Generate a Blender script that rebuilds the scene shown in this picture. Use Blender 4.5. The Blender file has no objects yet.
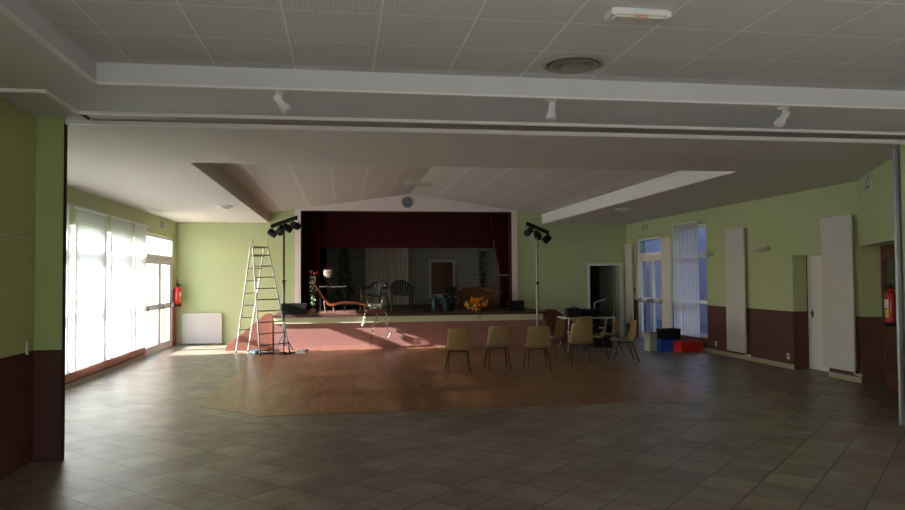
import bpy, bmesh, math, random
from mathutils import Vector, Matrix
random.seed(7)
S = bpy.context.scene
COL = S.collection

# ------------------------------------------------------------------ camera
YAW, PITCH, ROLL, F = 0.151759, 0.030926, -0.007047, 725.3
cy, sy, cp, sp = math.cos(YAW), math.sin(YAW), math.cos(PITCH), math.sin(PITCH)
fwd = Vector((sy*cp, cy*cp, sp)); rt = Vector((cy, -sy, 0)); up = rt.cross(fwd)
r2 = rt*math.cos(ROLL) + up*math.sin(ROLL); u2 = -rt*math.sin(ROLL) + up*math.cos(ROLL)
cam = bpy.data.cameras.new('camera'); cam.sensor_width = 36; cam.lens = 36*F/905
cam.clip_start = .05; cam.clip_end = 400
camo = bpy.data.objects.new('camera', cam); COL.objects.link(camo)
camo.matrix_world = Matrix((( r2.x, u2.x, -fwd.x, 0), (r2.y, u2.y, -fwd.y, 0), (r2.z, u2.z, -fwd.z, 1.55), (0, 0, 0, 1)))
S.camera = camo

# ------------------------------------------------------------------ world, sun, exposure
SUN_DIR = Vector((1.0, .10, -.388)).normalized()      # the way the sunlight travels
w = bpy.data.worlds.new('sky'); S.world = w; w.use_nodes = True
nt = w.node_tree; nt.nodes.clear()
sky = nt.nodes.new('ShaderNodeTexSky'); sky.sky_type = 'NISHITA'; sky.sun_disc = False
sky.sun_elevation = math.radians(24); sky.sun_rotation = math.atan2(-SUN_DIR.x, -SUN_DIR.y)
bg = nt.nodes.new('ShaderNodeBackground'); bg.inputs['Strength'].default_value = .42
out = nt.nodes.new('ShaderNodeOutputWorld')
nt.links.new(sky.outputs[0], bg.inputs['Color']); nt.links.new(bg.outputs[0], out.inputs['Surface'])
sl = bpy.data.lights.new('sun', 'SUN'); sl.energy = 19.0; sl.angle = math.radians(.6); sl.color = (1, .965, .93)
so = bpy.data.objects.new('sun', sl); COL.objects.link(so); so.location = (-12, 10, 9)
so.rotation_euler = SUN_DIR.to_track_quat('-Z', 'Y').to_euler()
S.view_settings.view_transform = 'Standard'; S.view_settings.look = 'None'
S.view_settings.gamma = 1; S.view_settings.use_curve_mapping = False
S.view_settings.exposure = 1.62
S.cycles.max_bounces = 12; S.cycles.diffuse_bounces = 7; S.cycles.transparent_max_bounces = 12

# ------------------------------------------------------------------ materials
def srgb(r, g, b):
    f = lambda c: (c/255)/12.92 if c/255 <= .04045 else ((c/255+.055)/1.055)**2.4
    return (f(r), f(g), f(b), 1)
MATS = {}
def newmat(name):
    m = bpy.data.materials.new(name); m.use_nodes = True; MATS[name] = m
    n = m.node_tree.nodes; return m, n, m.node_tree.links, n['Principled BSDF']
def N(n, t, **k):
    o = n.new(t)
    for a, b in k.items():
        if hasattr(o, a): setattr(o, a, b)
    return o
def mat(name, col, rough=.6, metal=0, var=.06, scale=12, bump=.0, spec=.5, emis=None):
    """plain surface with a slight procedural variation"""
    m, n, l, b = newmat(name)
    g = n.new('ShaderNodeNewGeometry'); no = n.new('ShaderNodeTexNoise'); no.inputs['Scale'].default_value = scale
    no.inputs['Detail'].default_value = 4
    l.new(g.outputs['Position'], no.inputs['Vector'])
    mx = n.new('ShaderNodeMix'); mx.data_type = 'RGBA'
    c = srgb(*col)
    mx.inputs[6].default_value = tuple(x*(1-var) for x in c[:3])+(1,)
    mx.inputs[7].default_value = tuple(min(1, x*(1+var)) for x in c[:3])+(1,)
    l.new(no.outputs['Fac'], mx.inputs[0]); l.new(mx.outputs[2], b.inputs['Base Color'])
    b.inputs['Roughness'].default_value = rough; b.inputs['Metallic'].default_value = metal
    b.inputs['Specular IOR Level'].default_value = spec
    if bump:
        bp = n.new('ShaderNodeBump'); bp.inputs['Strength'].default_value = bump; bp.inputs['Distance'].default_value = .01
        l.new(no.outputs['Fac'], bp.inputs['Height']); l.new(bp.outputs[0], b.inputs['Normal'])
    if emis:
        b.inputs['Emission Color'].default_value = c; b.inputs['Emission Strength'].default_value = emis
    return m
def two_tone(name, top, bottom, z):
    """wall painted in two colours, with the dado line at height z"""
    m = mat(name, top, .75, var=.03, scale=5, spec=.25)
    n, l = m.node_tree.nodes, m.node_tree.links; b = n['Principled BSDF']
    src = b.inputs['Base Color'].links[0].from_socket
    g = n.new('ShaderNodeNewGeometry'); s = n.new('ShaderNodeSeparateXYZ'); l.new(g.outputs['Position'], s.inputs[0])
    c = n.new('ShaderNodeMath'); c.operation = 'GREATER_THAN'; c.inputs[1].default_value = z; l.new(s.outputs[2], c.inputs[0])
    mx = n.new('ShaderNodeMix'); mx.data_type = 'RGBA'; mx.inputs[6].default_value = srgb(*bottom)
    l.new(c.outputs[0], mx.inputs[0]); l.new(src, mx.inputs[7]); l.new(mx.outputs[2], b.inputs['Base Color'])
    return m
GREEN = (182, 193, 149); BROWN = (96, 65, 58)
mat('green_paint', GREEN, .75, var=.03, scale=5, spec=.25)
two_tone('green_over_brown', GREEN, BROWN, .95)
two_tone('green_over_red_brown', GREEN, (165, 100, 80), .95)
two_tone('cupboard_paint', (182, 190, 128), (92, 52, 42), .95)
two_tone('pier_paint', (178, 196, 136), (92, 58, 54), .95)
two_tone('bounce_white_over_brown', (214, 216, 222), BROWN, .95)  # white on the unseen walls, chosen for neutral bounce light
mat('brown_paint', BROWN, .7); mat('sill_brown', (178, 108, 88), .6)
mat('ceiling_paint', (214, 210, 202), .85, var=.015, scale=3, spec=.2)
mat('ceiling_front_paint', (214, 217, 220), .85, var=.015, scale=3, spec=.2)
mat('white_trim', (232, 232, 232), .6, var=.02, spec=.3); mat('fascia_paint', (206, 207, 212), .7, var=.02, spec=.2); mat('proscenium_paint', (226, 214, 212), .8, var=.02, scale=4, spec=.2)
mat('white_metal', (215, 217, 220), .45, var=.02); mat('alu', (128, 130, 134), .42, metal=.9, var=.04)
mat('grey_alu', (150, 152, 155), .4, metal=.6); mat('dark_gap', (40, 38, 36), .8)
mat('radiator_white', (204, 201, 198), .5, var=.02); mat('white_door', (222, 220, 214), .55, var=.02)
mat('wood_dark', (92, 50, 34), .5, var=.25, scale=30); mat('black_paint', (12, 12, 13), .65, spec=.3); mat('black_plastic', (16, 17, 18), .7, spec=.3)
mat('stage_brown', (108, 52, 40), .5, var=.15); mat('cream_band', (206, 206, 168), .7, var=.04)
mat('stage_pink', (152, 104, 98), .75, var=.05); mat('step_brick', (128, 74, 60), .8, var=.12, scale=20)
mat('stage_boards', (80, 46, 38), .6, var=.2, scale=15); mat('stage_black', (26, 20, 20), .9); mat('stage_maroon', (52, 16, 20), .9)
mat('tile_skirting', (176, 162, 138), .5, var=.1, scale=8)
mat('red_velvet', (70, 10, 18), .95, var=.2, scale=20, spec=.1); mat('maroon_cloth', (62, 24, 27), .95, var=.1, spec=.1)
mat('chair_shell', (158, 130, 86), .4, var=.04); mat('chair_leg', (48, 46, 46), .4, metal=.6)
mat('red_plastic', (205, 32, 18), .4); mat('blue_plastic', (18, 74, 180), .4); mat('red_enamel', (188, 22, 18), .3)
mat('yellow_label', (220, 190, 60), .5); mat('white_label', (225, 220, 215), .5); mat('sign_green', (24, 130, 84), .5)
mat('chaise_wood', (150, 80, 34), .45, var=.2, scale=25); mat('leaf_green', (60, 88, 38), .6, var=.3, scale=40)
mat('fir_green', (32, 46, 30), .8, var=.3, scale=40); mat('white_petal', (236, 236, 226), .6); mat('orange_petal', (240, 140, 24), .5, var=.2, scale=30)
mat('yellow_petal', (245, 190, 60), .5); mat('terracotta_pink', (160, 100, 94), .7); mat('garden_plastic', (14, 20, 18), .5)
mat('wicker', (88, 56, 36), .8, var=.35, scale=60, bump=.6); mat('teal_plastic', (8, 56, 68), .5); mat('beige_box', (190, 190, 176), .6)
mat('curtain_white', (214, 210, 190), .9, var=.05); mat('concrete', (206, 200, 188), .9, var=.08, scale=2); mat('cream_render', (226, 206, 170), .9)
mat('shade_ground', (60, 62, 70), .9); mat('skylit_facade', (128, 126, 136), .9, var=.1); mat('roof_grey', (120, 118, 115), .9); mat('dark_bag', (34, 36, 36), .85, var=.3, scale=30)
mat('table_top', (196, 190, 176), .5); mat('cable_black', (16, 16, 16), .6); mat('tape_blue', (30, 78, 105), .5)
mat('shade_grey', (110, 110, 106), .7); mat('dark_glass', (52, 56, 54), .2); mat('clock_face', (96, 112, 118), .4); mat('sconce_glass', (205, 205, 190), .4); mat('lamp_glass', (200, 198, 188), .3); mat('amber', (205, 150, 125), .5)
mat('pale_grey', (150, 148, 142), .6); mat('chrome', (190, 190, 192), .2, metal=1); mat('brown_leg', (86, 54, 36), .6); mat('ball_white', (220, 216, 212), .9)

def glass(name, tint, gloss=.08):
    m, n, l, b = newmat(name); n.remove(b); o = n['Material Output']
    t = n.new('ShaderNodeBsdfTransparent'); t.inputs[0].default_value = tint
    g = n.new('ShaderNodeBsdfGlossy'); g.inputs['Roughness'].default_value = .03
    mx = n.new('ShaderNodeMixShader'); mx.inputs[0].default_value = gloss
    l.new(t.outputs[0], mx.inputs[1]); l.new(g.outputs[0], mx.inputs[2]); l.new(mx.outputs[0], o.inputs[0])
glass('clear_glass', (.93, .95, .94, 1)); glass('blue_glass', (.66, .72, .85, 1), .05)
def blind(name, col, thru, open_):
    m, n, l, b = newmat(name); n.remove(b); o = n['Material Output']
    c = srgb(*col)
    d = n.new('ShaderNodeBsdfDiffuse'); d.inputs[0].default_value = c
    t = n.new('ShaderNodeBsdfTranslucent'); t.inputs[0].default_value = c
    mx = n.new('ShaderNodeMixShader'); mx.inputs[0].default_value = thru
    l.new(d.outputs[0], mx.inputs[1]); l.new(t.outputs[0], mx.inputs[2])
    tr = n.new('ShaderNodeBsdfTransparent'); m2 = n.new('ShaderNodeMixShader'); m2.inputs[0].default_value = open_
    l.new(mx.outputs[0], m2.inputs[1]); l.new(tr.outputs[0], m2.inputs[2]); l.new(m2.outputs[0], o.inputs[0])
blind('blind_cloth', (234, 238, 240), .19, .03); blind('blind_cloth_blue', (236, 232, 222), .65, .12)
blind('net_curtain', (240, 236, 220), .25, .10)

# floor tiles laid on the diagonal
m, n, l, b = newmat('floor_tiles')
g = n.new('ShaderNodeNewGeometry'); mp = n.new('ShaderNodeMapping'); mp.inputs['Rotation'].default_value = (0, 0, math.radians(45)); mp.inputs['Location'].default_value = (-.0317, -.0716, 0)
l.new(g.outputs['Position'], mp.inputs[0])
br = n.new('ShaderNodeTexBrick'); br.offset = 0; br.squash = 1
for k, v in {'Scale': 1, 'Mortar Size': .0055, 'Mortar Smooth': .2, 'Bias': 0, 'Brick Width': .357, 'Row Height': .357}.items(): br.inputs[k].default_value = v
br.inputs['Color1'].default_value = srgb(150, 142, 132); br.inputs['Color2'].default_value = srgb(120, 111, 101); br.inputs['Mortar'].default_value = srgb(66, 58, 50)
l.new(mp.outputs[0], br.inputs['Vector'])
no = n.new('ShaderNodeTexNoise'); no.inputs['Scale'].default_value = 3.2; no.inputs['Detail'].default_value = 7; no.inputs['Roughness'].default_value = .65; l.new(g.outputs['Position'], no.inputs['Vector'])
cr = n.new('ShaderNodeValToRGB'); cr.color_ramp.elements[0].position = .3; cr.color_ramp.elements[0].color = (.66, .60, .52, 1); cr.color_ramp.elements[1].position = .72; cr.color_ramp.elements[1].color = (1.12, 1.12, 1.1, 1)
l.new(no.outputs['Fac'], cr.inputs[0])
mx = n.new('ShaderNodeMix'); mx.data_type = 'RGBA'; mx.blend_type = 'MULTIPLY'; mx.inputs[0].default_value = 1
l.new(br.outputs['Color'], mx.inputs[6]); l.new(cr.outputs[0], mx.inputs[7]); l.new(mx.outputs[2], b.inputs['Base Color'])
b.inputs['Roughness'].default_value = .3; b.inputs['Specular IOR Level'].default_value = .35
no2 = n.new('ShaderNodeTexNoise'); no2.inputs['Scale'].default_value = 6; l.new(g.outputs['Position'], no2.inputs['Vector'])
mr = n.new('ShaderNodeMapRange'); mr.inputs[3].default_value = .26; mr.inputs[4].default_value = .44; l.new(no2.outputs['Fac'], mr.inputs[0]); l.new(mr.outputs[0], b.inputs['Roughness'])
bp = n.new('ShaderNodeBump'); bp.inputs['Strength'].default_value = .35; bp.inputs['Distance'].default_value = .004; bp.invert = True
l.new(br.outputs['Fac'], bp.inputs['Height']); l.new(bp.outputs[0], b.inputs['Normal'])

# parquet: short strips
m, n, l, b = newmat('parquet')
g = n.new('ShaderNodeNewGeometry'); mp = n.new('ShaderNodeMapping'); mp.inputs['Rotation'].default_value = (0, 0, math.radians(90)); l.new(g.outputs['Position'], mp.inputs[0])
br = n.new('ShaderNodeTexBrick'); br.offset = .5
for k, v in {'Scale': 1, 'Mortar Size': .0012, 'Bias': 0, 'Brick Width': .42, 'Row Height': .065}.items(): br.inputs[k].default_value = v
br.inputs['Color1'].default_value = srgb(152, 110, 74); br.inputs['Color2'].default_value = srgb(120, 82, 52); br.inputs['Mortar'].default_value = srgb(84, 48, 28)
l.new(mp.outputs[0], br.inputs['Vector'])
no = n.new('ShaderNodeTexNoise'); no.inputs['Scale'].default_value = 1.3; no.inputs['Detail'].default_value = 5; l.new(g.outputs['Position'], no.inputs['Vector'])
cr = n.new('ShaderNodeValToRGB'); cr.color_ramp.elements[0].position = .3; cr.color_ramp.elements[0].color = (.82, .74, .66, 1); cr.color_ramp.elements[1].position = .7; cr.color_ramp.elements[1].color = (1.1, 1.08, 1.02, 1)
l.new(no.outputs['Fac'], cr.inputs[0]); mx = n.new('ShaderNodeMix'); mx.data_type = 'RGBA'; mx.blend_type = 'MULTIPLY'; mx.inputs[0].default_value = 1
l.new(br.outputs['Color'], mx.inputs[6]); l.new(cr.outputs[0], mx.inputs[7]); l.new(mx.outputs[2], b.inputs['Base Color'])
b.inputs['Roughness'].default_value = .3; b.inputs['Specular IOR Level'].default_value = .4

def grid_mat(name, base, line, x0, y0, step_x, step_y, lw, fine=0):
    """ceiling panels: thin joints every step, fine perforation lines"""
    m = mat(name, base, .9, var=.02, scale=4, spec=.15)
    n, l = m.node_tree.nodes, m.node_tree.links; b = n['Principled BSDF']; src = b.inputs['Base Color'].links[0].from_socket
    g = n.new('ShaderNodeNewGeometry'); s = n.new('ShaderNodeSeparateXYZ'); l.new(g.outputs['Position'], s.inputs[0])
    def M(op, a, bb=None):
        q = n.new('ShaderNodeMath'); q.operation = op
        for i, v in enumerate((a, bb)):
            if v is None: continue
            if isinstance(v, (int, float)): q.inputs[i].default_value = v
            else: l.new(v, q.inputs[i])
        return q.outputs[0]
    def line_(o, off, step, w_):
        a = M('DIVIDE', M('SUBTRACT', o, off), step); fr = M('FRACT', M('ADD', a, 100))
        d = M('MINIMUM', fr, M('SUBTRACT', 1, fr)); return M('LESS_THAN', M('MULTIPLY', d, step), w_/2)
    f = line_(s.outputs[0], x0, step_x, lw)
    if step_y: f = M('MAXIMUM', f, line_(s.outputs[1], y0, step_y, lw))
    mx = n.new('ShaderNodeMix'); mx.data_type = 'RGBA'; l.new(f, mx.inputs[0]); l.new(src, mx.inputs[6]); mx.inputs[7].default_value = srgb(*line)
    if fine:
        f2 = line_(s.outputs[0], 0, fine, fine*.35)
        m2 = n.new('ShaderNodeMix'); m2.data_type = 'RGBA'; m2.blend_type = 'MULTIPLY'; l.new(M('MULTIPLY', f2, .12), m2.inputs[0]); l.new(src, m2.inputs[6]); m2.inputs[7].default_value = (.3, .3, .3, 1)
        l.new(m2.outputs[2], mx.inputs[6])
    l.new(mx.outputs[2], b.inputs['Base Color'])
grid_mat('ceiling_tiles', (208, 211, 213), (240, 241, 242), -.33, 4.69, .558, .54, .010, .028)
grid_mat('coffer_panels', (208, 200, 195), (218, 211, 206), 1.70, 0, .62, 0, .07, .0)

# printed brick cloth
m, n, l, b = newmat('brick_print')
g = n.new('ShaderNodeNewGeometry'); mp = n.new('ShaderNodeMapping'); mp.inputs['Rotation'].default_value = (math.radians(90), 0, 0); l.new(g.outputs['Position'], mp.inputs[0])
br = n.new('ShaderNodeTexBrick')
for k, v in {'Scale': 1, 'Mortar Size': .008, 'Brick Width': .15, 'Row Height': .058}.items(): br.inputs[k].default_value = v
br.inputs['Color1'].default_value = srgb(120, 118, 112); br.inputs['Color2'].default_value = srgb(108, 106, 100); br.inputs['Mortar'].default_value = srgb(190, 188, 178)
l.new(mp.outputs[0], br.inputs['Vector']); l.new(br.outputs['Color'], b.inputs['Base Color']); b.inputs['Roughness'].default_value = .95

# ------------------------------------------------------------------ mesh building
class MB:
    def __init__(s): s.bm = bmesh.new()
    def box(s, a, b):
        (x0, y0, z0), (x1, y1, z1) = a, b
        v = [s.bm.verts.new(p) for p in ((x0,y0,z0),(x1,y0,z0),(x1,y1,z0),(x0,y1,z0),(x0,y0,z1),(x1,y0,z1),(x1,y1,z1),(x0,y1,z1))]
        for f in ((0,3,2,1),(4,5,6,7),(0,1,5,4),(1,2,6,5),(2,3,7,6),(3,0,4,7)): s.bm.faces.new([v[i] for i in f])
        return s
    def hexa(s, bot, top):
        v = [s.bm.verts.new(p) for p in list(bot)+list(top)]; k = len(bot)
        s.bm.faces.new(v[:k][::-1]); s.bm.faces.new(v[k:])
        for i in range(k): s.bm.faces.new((v[i], v[(i+1) % k], v[k+(i+1) % k], v[k+i]))
        return s
    def tube(s, pts, r, seg=10, r1=None, cap=True):
        pts = [Vector(p) for p in pts]; rings = []
        for i, p in enumerate(pts):
            d = (pts[min(i+1, len(pts)-1)] - pts[max(i-1, 0)]).normalized()
            a = d.cross(Vector((0, 0, 1)) if abs(d.z) < .95 else Vector((1, 0, 0))).normalized(); c = d.cross(a)
            rr = r if r1 is None else r + (r1-r)*i/(len(pts)-1)
            rings.append([s.bm.verts.new(p + (a*math.cos(t)+c*math.sin(t))*rr) for t in (2*math.pi*k/seg for k in range(seg))])
        for A, B in zip(rings, rings[1:]):
            for k in range(seg): s.bm.faces.new((A[k], A[(k+1) % seg], B[(k+1) % seg], B[k]))
        if cap: s.bm.faces.new(rings[0][::-1]); s.bm.faces.new(rings[-1])
        return s
    def lathe(s, prof, o=(0,0,0), axis=(0,0,1), seg=20):
        o = Vector(o); ax = Vector(axis).normalized(); a = ax.cross(Vector((0,0,1)) if abs(ax.z) < .95 else Vector((1,0,0))).normalized(); c = ax.cross(a)
        rings = [[s.bm.verts.new(o + ax*z + (a*math.cos(2*math.pi*k/seg)+c*math.sin(2*math.pi*k/seg))*max(r, 1e-4)) for k in range(seg)] for r, z in prof]
        for A, B in zip(rings, rings[1:]):
            for k in range(seg): s.bm.faces.new((A[k], A[(k+1) % seg], B[(k+1) % seg], B[k]))
        s.bm.faces.new(rings[0][::-1]); s.bm.faces.new(rings[-1]); return s
    def ball(s, c, r, seg=10, sz=1):
        prof = [(r*math.sin(math.pi*i/8), -r*sz*math.cos(math.pi*i/8)) for i in range(9)]
        return s.lathe(prof, c, seg=seg)
    def sheet(s, fn, nu, nv, th=0, nrm=None):
        V = [[s.bm.verts.new(fn(i/nu, j/nv)) for j in range(nv+1)] for i in range(nu+1)]
        for i in range(nu):
            for j in range(nv): s.bm.faces.new((V[i][j], V[i+1][j], V[i+1][j+1], V[i][j+1]))
        return s
    def prism(s, poly, axis, a, b):
        """polygon in the plane across `axis`, extruded from a to b"""
        mk = {0: lambda p, t: (t, p[0], p[1]), 1: lambda p, t: (p[0], t, p[1]), 2: lambda p, t: (p[0], p[1], t)}[axis]
        return s.hexa([mk(p, a) for p in poly], [mk(p, b) for p in poly])
    def leaf(s, c, d, ln, wd):
        c = Vector(c); d = Vector(d).normalized(); a = d.cross(Vector((random.uniform(-1,1), random.uniform(-1,1), random.uniform(-1,1)))).normalized(); n_ = d.cross(a)*wd*.2
        v = [s.bm.verts.new(p) for p in (c, c+d*ln*.5+a*wd*.5+n_, c+d*ln, c+d*ln*.5-a*wd*.5+n_)]
        m_ = s.bm.verts.new(c+d*ln*.5-n_)
        for i in range(4): s.bm.faces.new((v[i], v[(i+1) % 4], m_))
        return s
    def build(s, name, material, parent=None, smooth=False, bevel=0, solid=0, loc=None, weld=False):
        if weld: bmesh.ops.remove_doubles(s.bm, verts=s.bm.verts, dist=1e-5)
        bmesh.ops.recalc_face_normals(s.bm, faces=s.bm.faces)
        me = bpy.data.meshes.new(name); s.bm.to_mesh(me); s.bm.free()
        me.materials.append(MATS[material])
        if smooth:
            for p in me.polygons: p.use_smooth = True
        o = bpy.data.objects.new(name, me); COL.objects.link(o)
        if solid: md = o.modifiers.new('solid', 'SOLIDIFY'); md.thickness = solid; md.offset = 0
        if bevel: md = o.modifiers.new('bevel', 'BEVEL'); md.width = bevel; md.segments = 2; md.limit_method = 'ANGLE'
        if smooth and not bevel:
            try: me.set_sharp_from_angle(angle=math.radians(40))
            except Exception: pass
        if parent: o.parent = parent
        if loc: o.location = loc
        return o
def tag(o, label, cat, group=None, kind=None):
    o['label'] = label; o['category'] = cat
    if group: o['group'] = group
    if kind: o['kind'] = kind
    return o
def thing(name, label, cat, loc=(0,0,0), rz=0, group=None):
    o = bpy.data.objects.new(name, None); COL.objects.link(o); o.empty_display_size = .1
    o.location = loc; o.rotation_euler = (0, 0, rz); return tag(o, label, cat, group)
def struct(o): o['kind'] = 'structure'; return o
def sroot(name, loc=(0,0,0)):
    o = bpy.data.objects.new(name, None); COL.objects.link(o); o.location = loc; o['kind'] = 'structure'; return o
def copy_tree(o, parent=None):
    c = o.copy(); COL.objects.link(c); c.parent = parent
    for ch in list(o.children): copy_tree(ch, c)
    return c

# ------------------------------------------------------------------ shell
XL, XR, YB, YP = -3.88, 7.35, 18.0, 6.75          # left wall, right wall, back wall, partition line
ZC, ZS, ZT = 2.90, 2.93, 3.05                       # far ceiling, front soffit, tile ceiling
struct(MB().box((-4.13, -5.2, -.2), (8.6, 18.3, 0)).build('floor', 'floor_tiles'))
oct_ = [(-.92, 8.45), (4.15, 8.45), (4.88, 9.2), (4.88, 15.4), (4.2, 16.1), (-1.1, 16.1), (-1.7, 15.5), (-1.7, 9.25)]
struct(MB().prism(oct_, 2, 0, .004).build('floor_parquet', 'parquet'))

def wall_boxes(m, axis, t0, t1, a0, a1, z0, z1, holes):
    """wall slab with rectangular openings (holes: a0,a1,z0,z1)"""
    def bx(u0, u1, v0, v1):
        if u1-u0 > 1e-4 and v1-v0 > 1e-4:
            m.box((t0, u0, v0), (t1, u1, v1)) if axis == 0 else m.box((u0, t0, v0), (u1, t1, v1))
    cur = a0
    for h in sorted(holes):
        bx(cur, h[0], z0, z1); bx(h[0], h[1], z0, h[2]); bx(h[0], h[1], h[3], z1); cur = h[1]
    bx(cur, a1, z0, z1); return m
# left wall: brown band under the glazing, window bays, the double door
bays = [(8.05, 9.35), (9.65, 11.02), (11.3, 12.62), (12.93, 14.15), (14.38, 15.22)]
DL = (15.25, 17.72)
struct(wall_boxes(MB(), 0, -4.13, XL, 6.745, YB, 0, ZC, [(bays[0][0], bays[-1][1], .2, 2.36)]+[(DL[0], DL[1], 0, 2.52)]).build('wall_left', 'green_over_red_brown'))
struct(MB().box((XL, 6.88, 0), (XL+.025, DL[0]-.02, .075)).build('baseboard_left', 'tile_skirting'))
struct(MB().box((XL-.0, 6.88, .10), (XL+.03, DL[0]-.06, .215)).build('trim_1', 'sill_brown'))
m = MB()
for (a, b_), (c, d) in zip(bays, bays[1:]): m.box((-4.05, b_, .2), (-3.91, c, 2.36))
struct(m.build('trim_17', 'white_trim'))
# back wall with the stage opening and the dark doorway
m = MB(); PX0, PX1, PZ0, PZ1 = -.98, 4.27, .76, 3.2
DX0, DX1, DZ = 6.33, 7.14, 1.83
wall_boxes(m, 1, YB, YB+.3, -4.13, 7.6, 0, 4.0, [(PX0, PX1, PZ0, PZ1), (DX0, DX1, 0, DZ)])
struct(m.build('wall_back', 'green_paint'))
# right wall: window, double door, white door niche
WR = (13.83, 15.33); DR = (15.88, 17.42); NI = (10.12, 10.98)
struct(wall_boxes(MB(), 0, XR, XR+.25, 9.42, YB, 0, ZC, [(WR[0], WR[1], .26, 2.62), (DR[0], DR[1], 0, 2.5), (NI[0], NI[1], 0, 1.87)]).build('wall_right', 'green_over_brown'))
struct(MB().box((XR-.015, 10.98, 0), (XR, 15.86, .075)).box((XR-.015, 9.42, 0), (XR, 10.12, .075)).box((XR-.015, 17.44, 0), (XR, 18, .075)).build('baseboard_right', 'tile_skirting'))
# slanting wall from the right wall to the partition, with the wide door recess
A = Vector((7.35, 9.42)); D = (Vector((5.93, 6.80))-A); L = D.length; D.normalize(); NO = Vector((-D.y, D.x)); NO = NO if NO.x > 0 else -NO
def dg(s_, t_, z): p = A+D*s_+NO*t_; return (p.x, p.y, z)
def dbox(m, s0, s1, t0, t1, z0, z1):
    return m.hexa([dg(s0,t0,z0), dg(s1,t0,z0), dg(s1,t1,z0), dg(s0,t1,z0)], [dg(s0,t0,z1), dg(s1,t0,z1), dg(s1,t1,z1), dg(s0,t1,z1)])
RO = (.07, 2.3); m = MB()
dbox(m, 0, RO[0], 0, .5, 0, ZC); dbox(m, RO[1], L, 0, .5, 0, ZC); dbox(m, RO[0], RO[1], 0, .5, 1.95, ZC); dbox(m, RO[0], RO[1], .34, .5, 0, 1.95)
struct(m.build('wall_right_slant', 'green_over_brown'))
# partition line: pier of stacked panels on the left, wall stub on the right
struct(MB().box((-4.13, 6.72, 0), (-2.385, 6.745, 2.972)).build('wall_partition_left', 'pier_paint'))
struct(MB().box((-2.385, 6.712, 0), (-2.37, 6.75, 2.95)).build('trim_2', 'dark_gap'))
struct(MB().box((5.74, 6.72, 0), (8.6, 6.78, ZC)).build('wall_partition_right', 'green_over_brown'))
struct(MB().box((5.675, 6.71, 0), (5.712, 6.745, 2.86)).box((5.725, 6.70, 0), (5.738, 6.78, ZC)).build('trim_3', 'grey_alu'))
# front part of the hall, to behind the camera
RW = [(-1.4, .5, .5, 2.6), (1.3, 3.2, .5, 2.6)]
struct(wall_boxes(MB(), 1, -5.2, -5.0, -2.75, 6.75, 0, 3.3, RW).build('wall_rear', 'bounce_white_over_brown'))
LW = [(-4.6, -2.9, .3, 2.6), (-2.5, -.8, .3, 2.6), (-.4, 1.3, .3, 2.6)]  # unseen side windows, added so sunlight bounces onto the front ceiling
struct(wall_boxes(MB(), 0, -2.95, -2.63, -5.2, 6.72, 0, 3.3, LW).build('wall_front_left', 'bounce_white_over_brown'))
struct(MB().box((6.6, -5.2, 0), (6.85, 6.72, 3.3)).build('wall_front_right', 'bounce_white_over_brown'))
# cupboard fronts of the partition store along the left
d = sroot('door_1')
for y0, y1 in ((5.60, 6.70), (4.04, 5.585), (2.7, 4.025)):
    lo = MB().box((-2.628, y0, .01), (-2.607, y1, 1.905)).build('door_leaf', 'cupboard_paint', d)
    MB().box((-2.628, y0, 1.92), (-2.607, y1, 2.96 if y1 > 5.7 else 2.92)).build('upper_panel', 'cupboard_paint', d)
    MB().box((-2.607, y1-.16, .93), (-2.59, y1-.145, 1.04)).build('handle', 'white_metal', lo)
# front ceiling: soffit frame round the tiled field
CX0, CY1 = -1.71, 5.36
struct(MB().box((-2.63, CY1, ZS), (6.6, 5.62, 3.3)).box((-2.12, 5.62, ZS), (6.6, 6.29, 3.3)).box((-2.63, -5, ZS), (CX0, CY1, 3.3)).build('ceiling_front', 'ceiling_front_paint'))
struct(MB().box((CX0, -5, ZT+.02), (6.6, CY1, 3.3)).build('ceiling_tiled', 'ceiling_tiles'))
struct(MB().box((CX0, CY1-.02, ZS), (6.6, CY1, ZT+.02)).box((CX0, -5, ZS), (CX0+.02, CY1-.02, ZT+.02)).build('trim_4', 'fascia_paint'))
struct(MB().box((CX0, CY1-.03, ZS-.014), (6.6, CY1+.004, ZS)).box((CX0-.004, -5, ZS-.014), (CX0+.03, CY1-.03, ZS)).build('trim_18', 'white_trim'))
# partition track: two white lips with a recess between them, and the parking bay on the left
struct(MB().box((-2.14, 6.26, 2.905), (6.6, 6.29, ZS)).box((-2.14, 5.59, 2.905), (-2.11, 6.26, ZS)).box((-2.6, 5.59, 2.905), (-2.14, 5.62, ZS)).build('trim_5', 'white_trim'))
struct(MB().box((-2.12, 6.29, 2.937), (6.6, 6.66, 3.3)).build('ceiling_track', 'pale_grey'))
struct(MB().box((-2.36, 6.66, 2.90), (5.67, 6.70, 2.94)).build('trim_6', 'white_trim'))
struct(MB().box((-2.63, 5.62, 2.972), (-2.14, 6.66, 3.3)).box((-2.63, 6.66, 2.972), (-2.36, 6.74, 3.3)).build('ceiling_bay', 'ceiling_front_paint'))
struct(MB().box((-2.158, 5.63, 2.93), (-2.142, 6.62, 2.971)).box((-2.6, 5.622, 2.915), (-2.158, 5.632, 2.971)).build('trim_8', 'dark_gap'))
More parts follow.
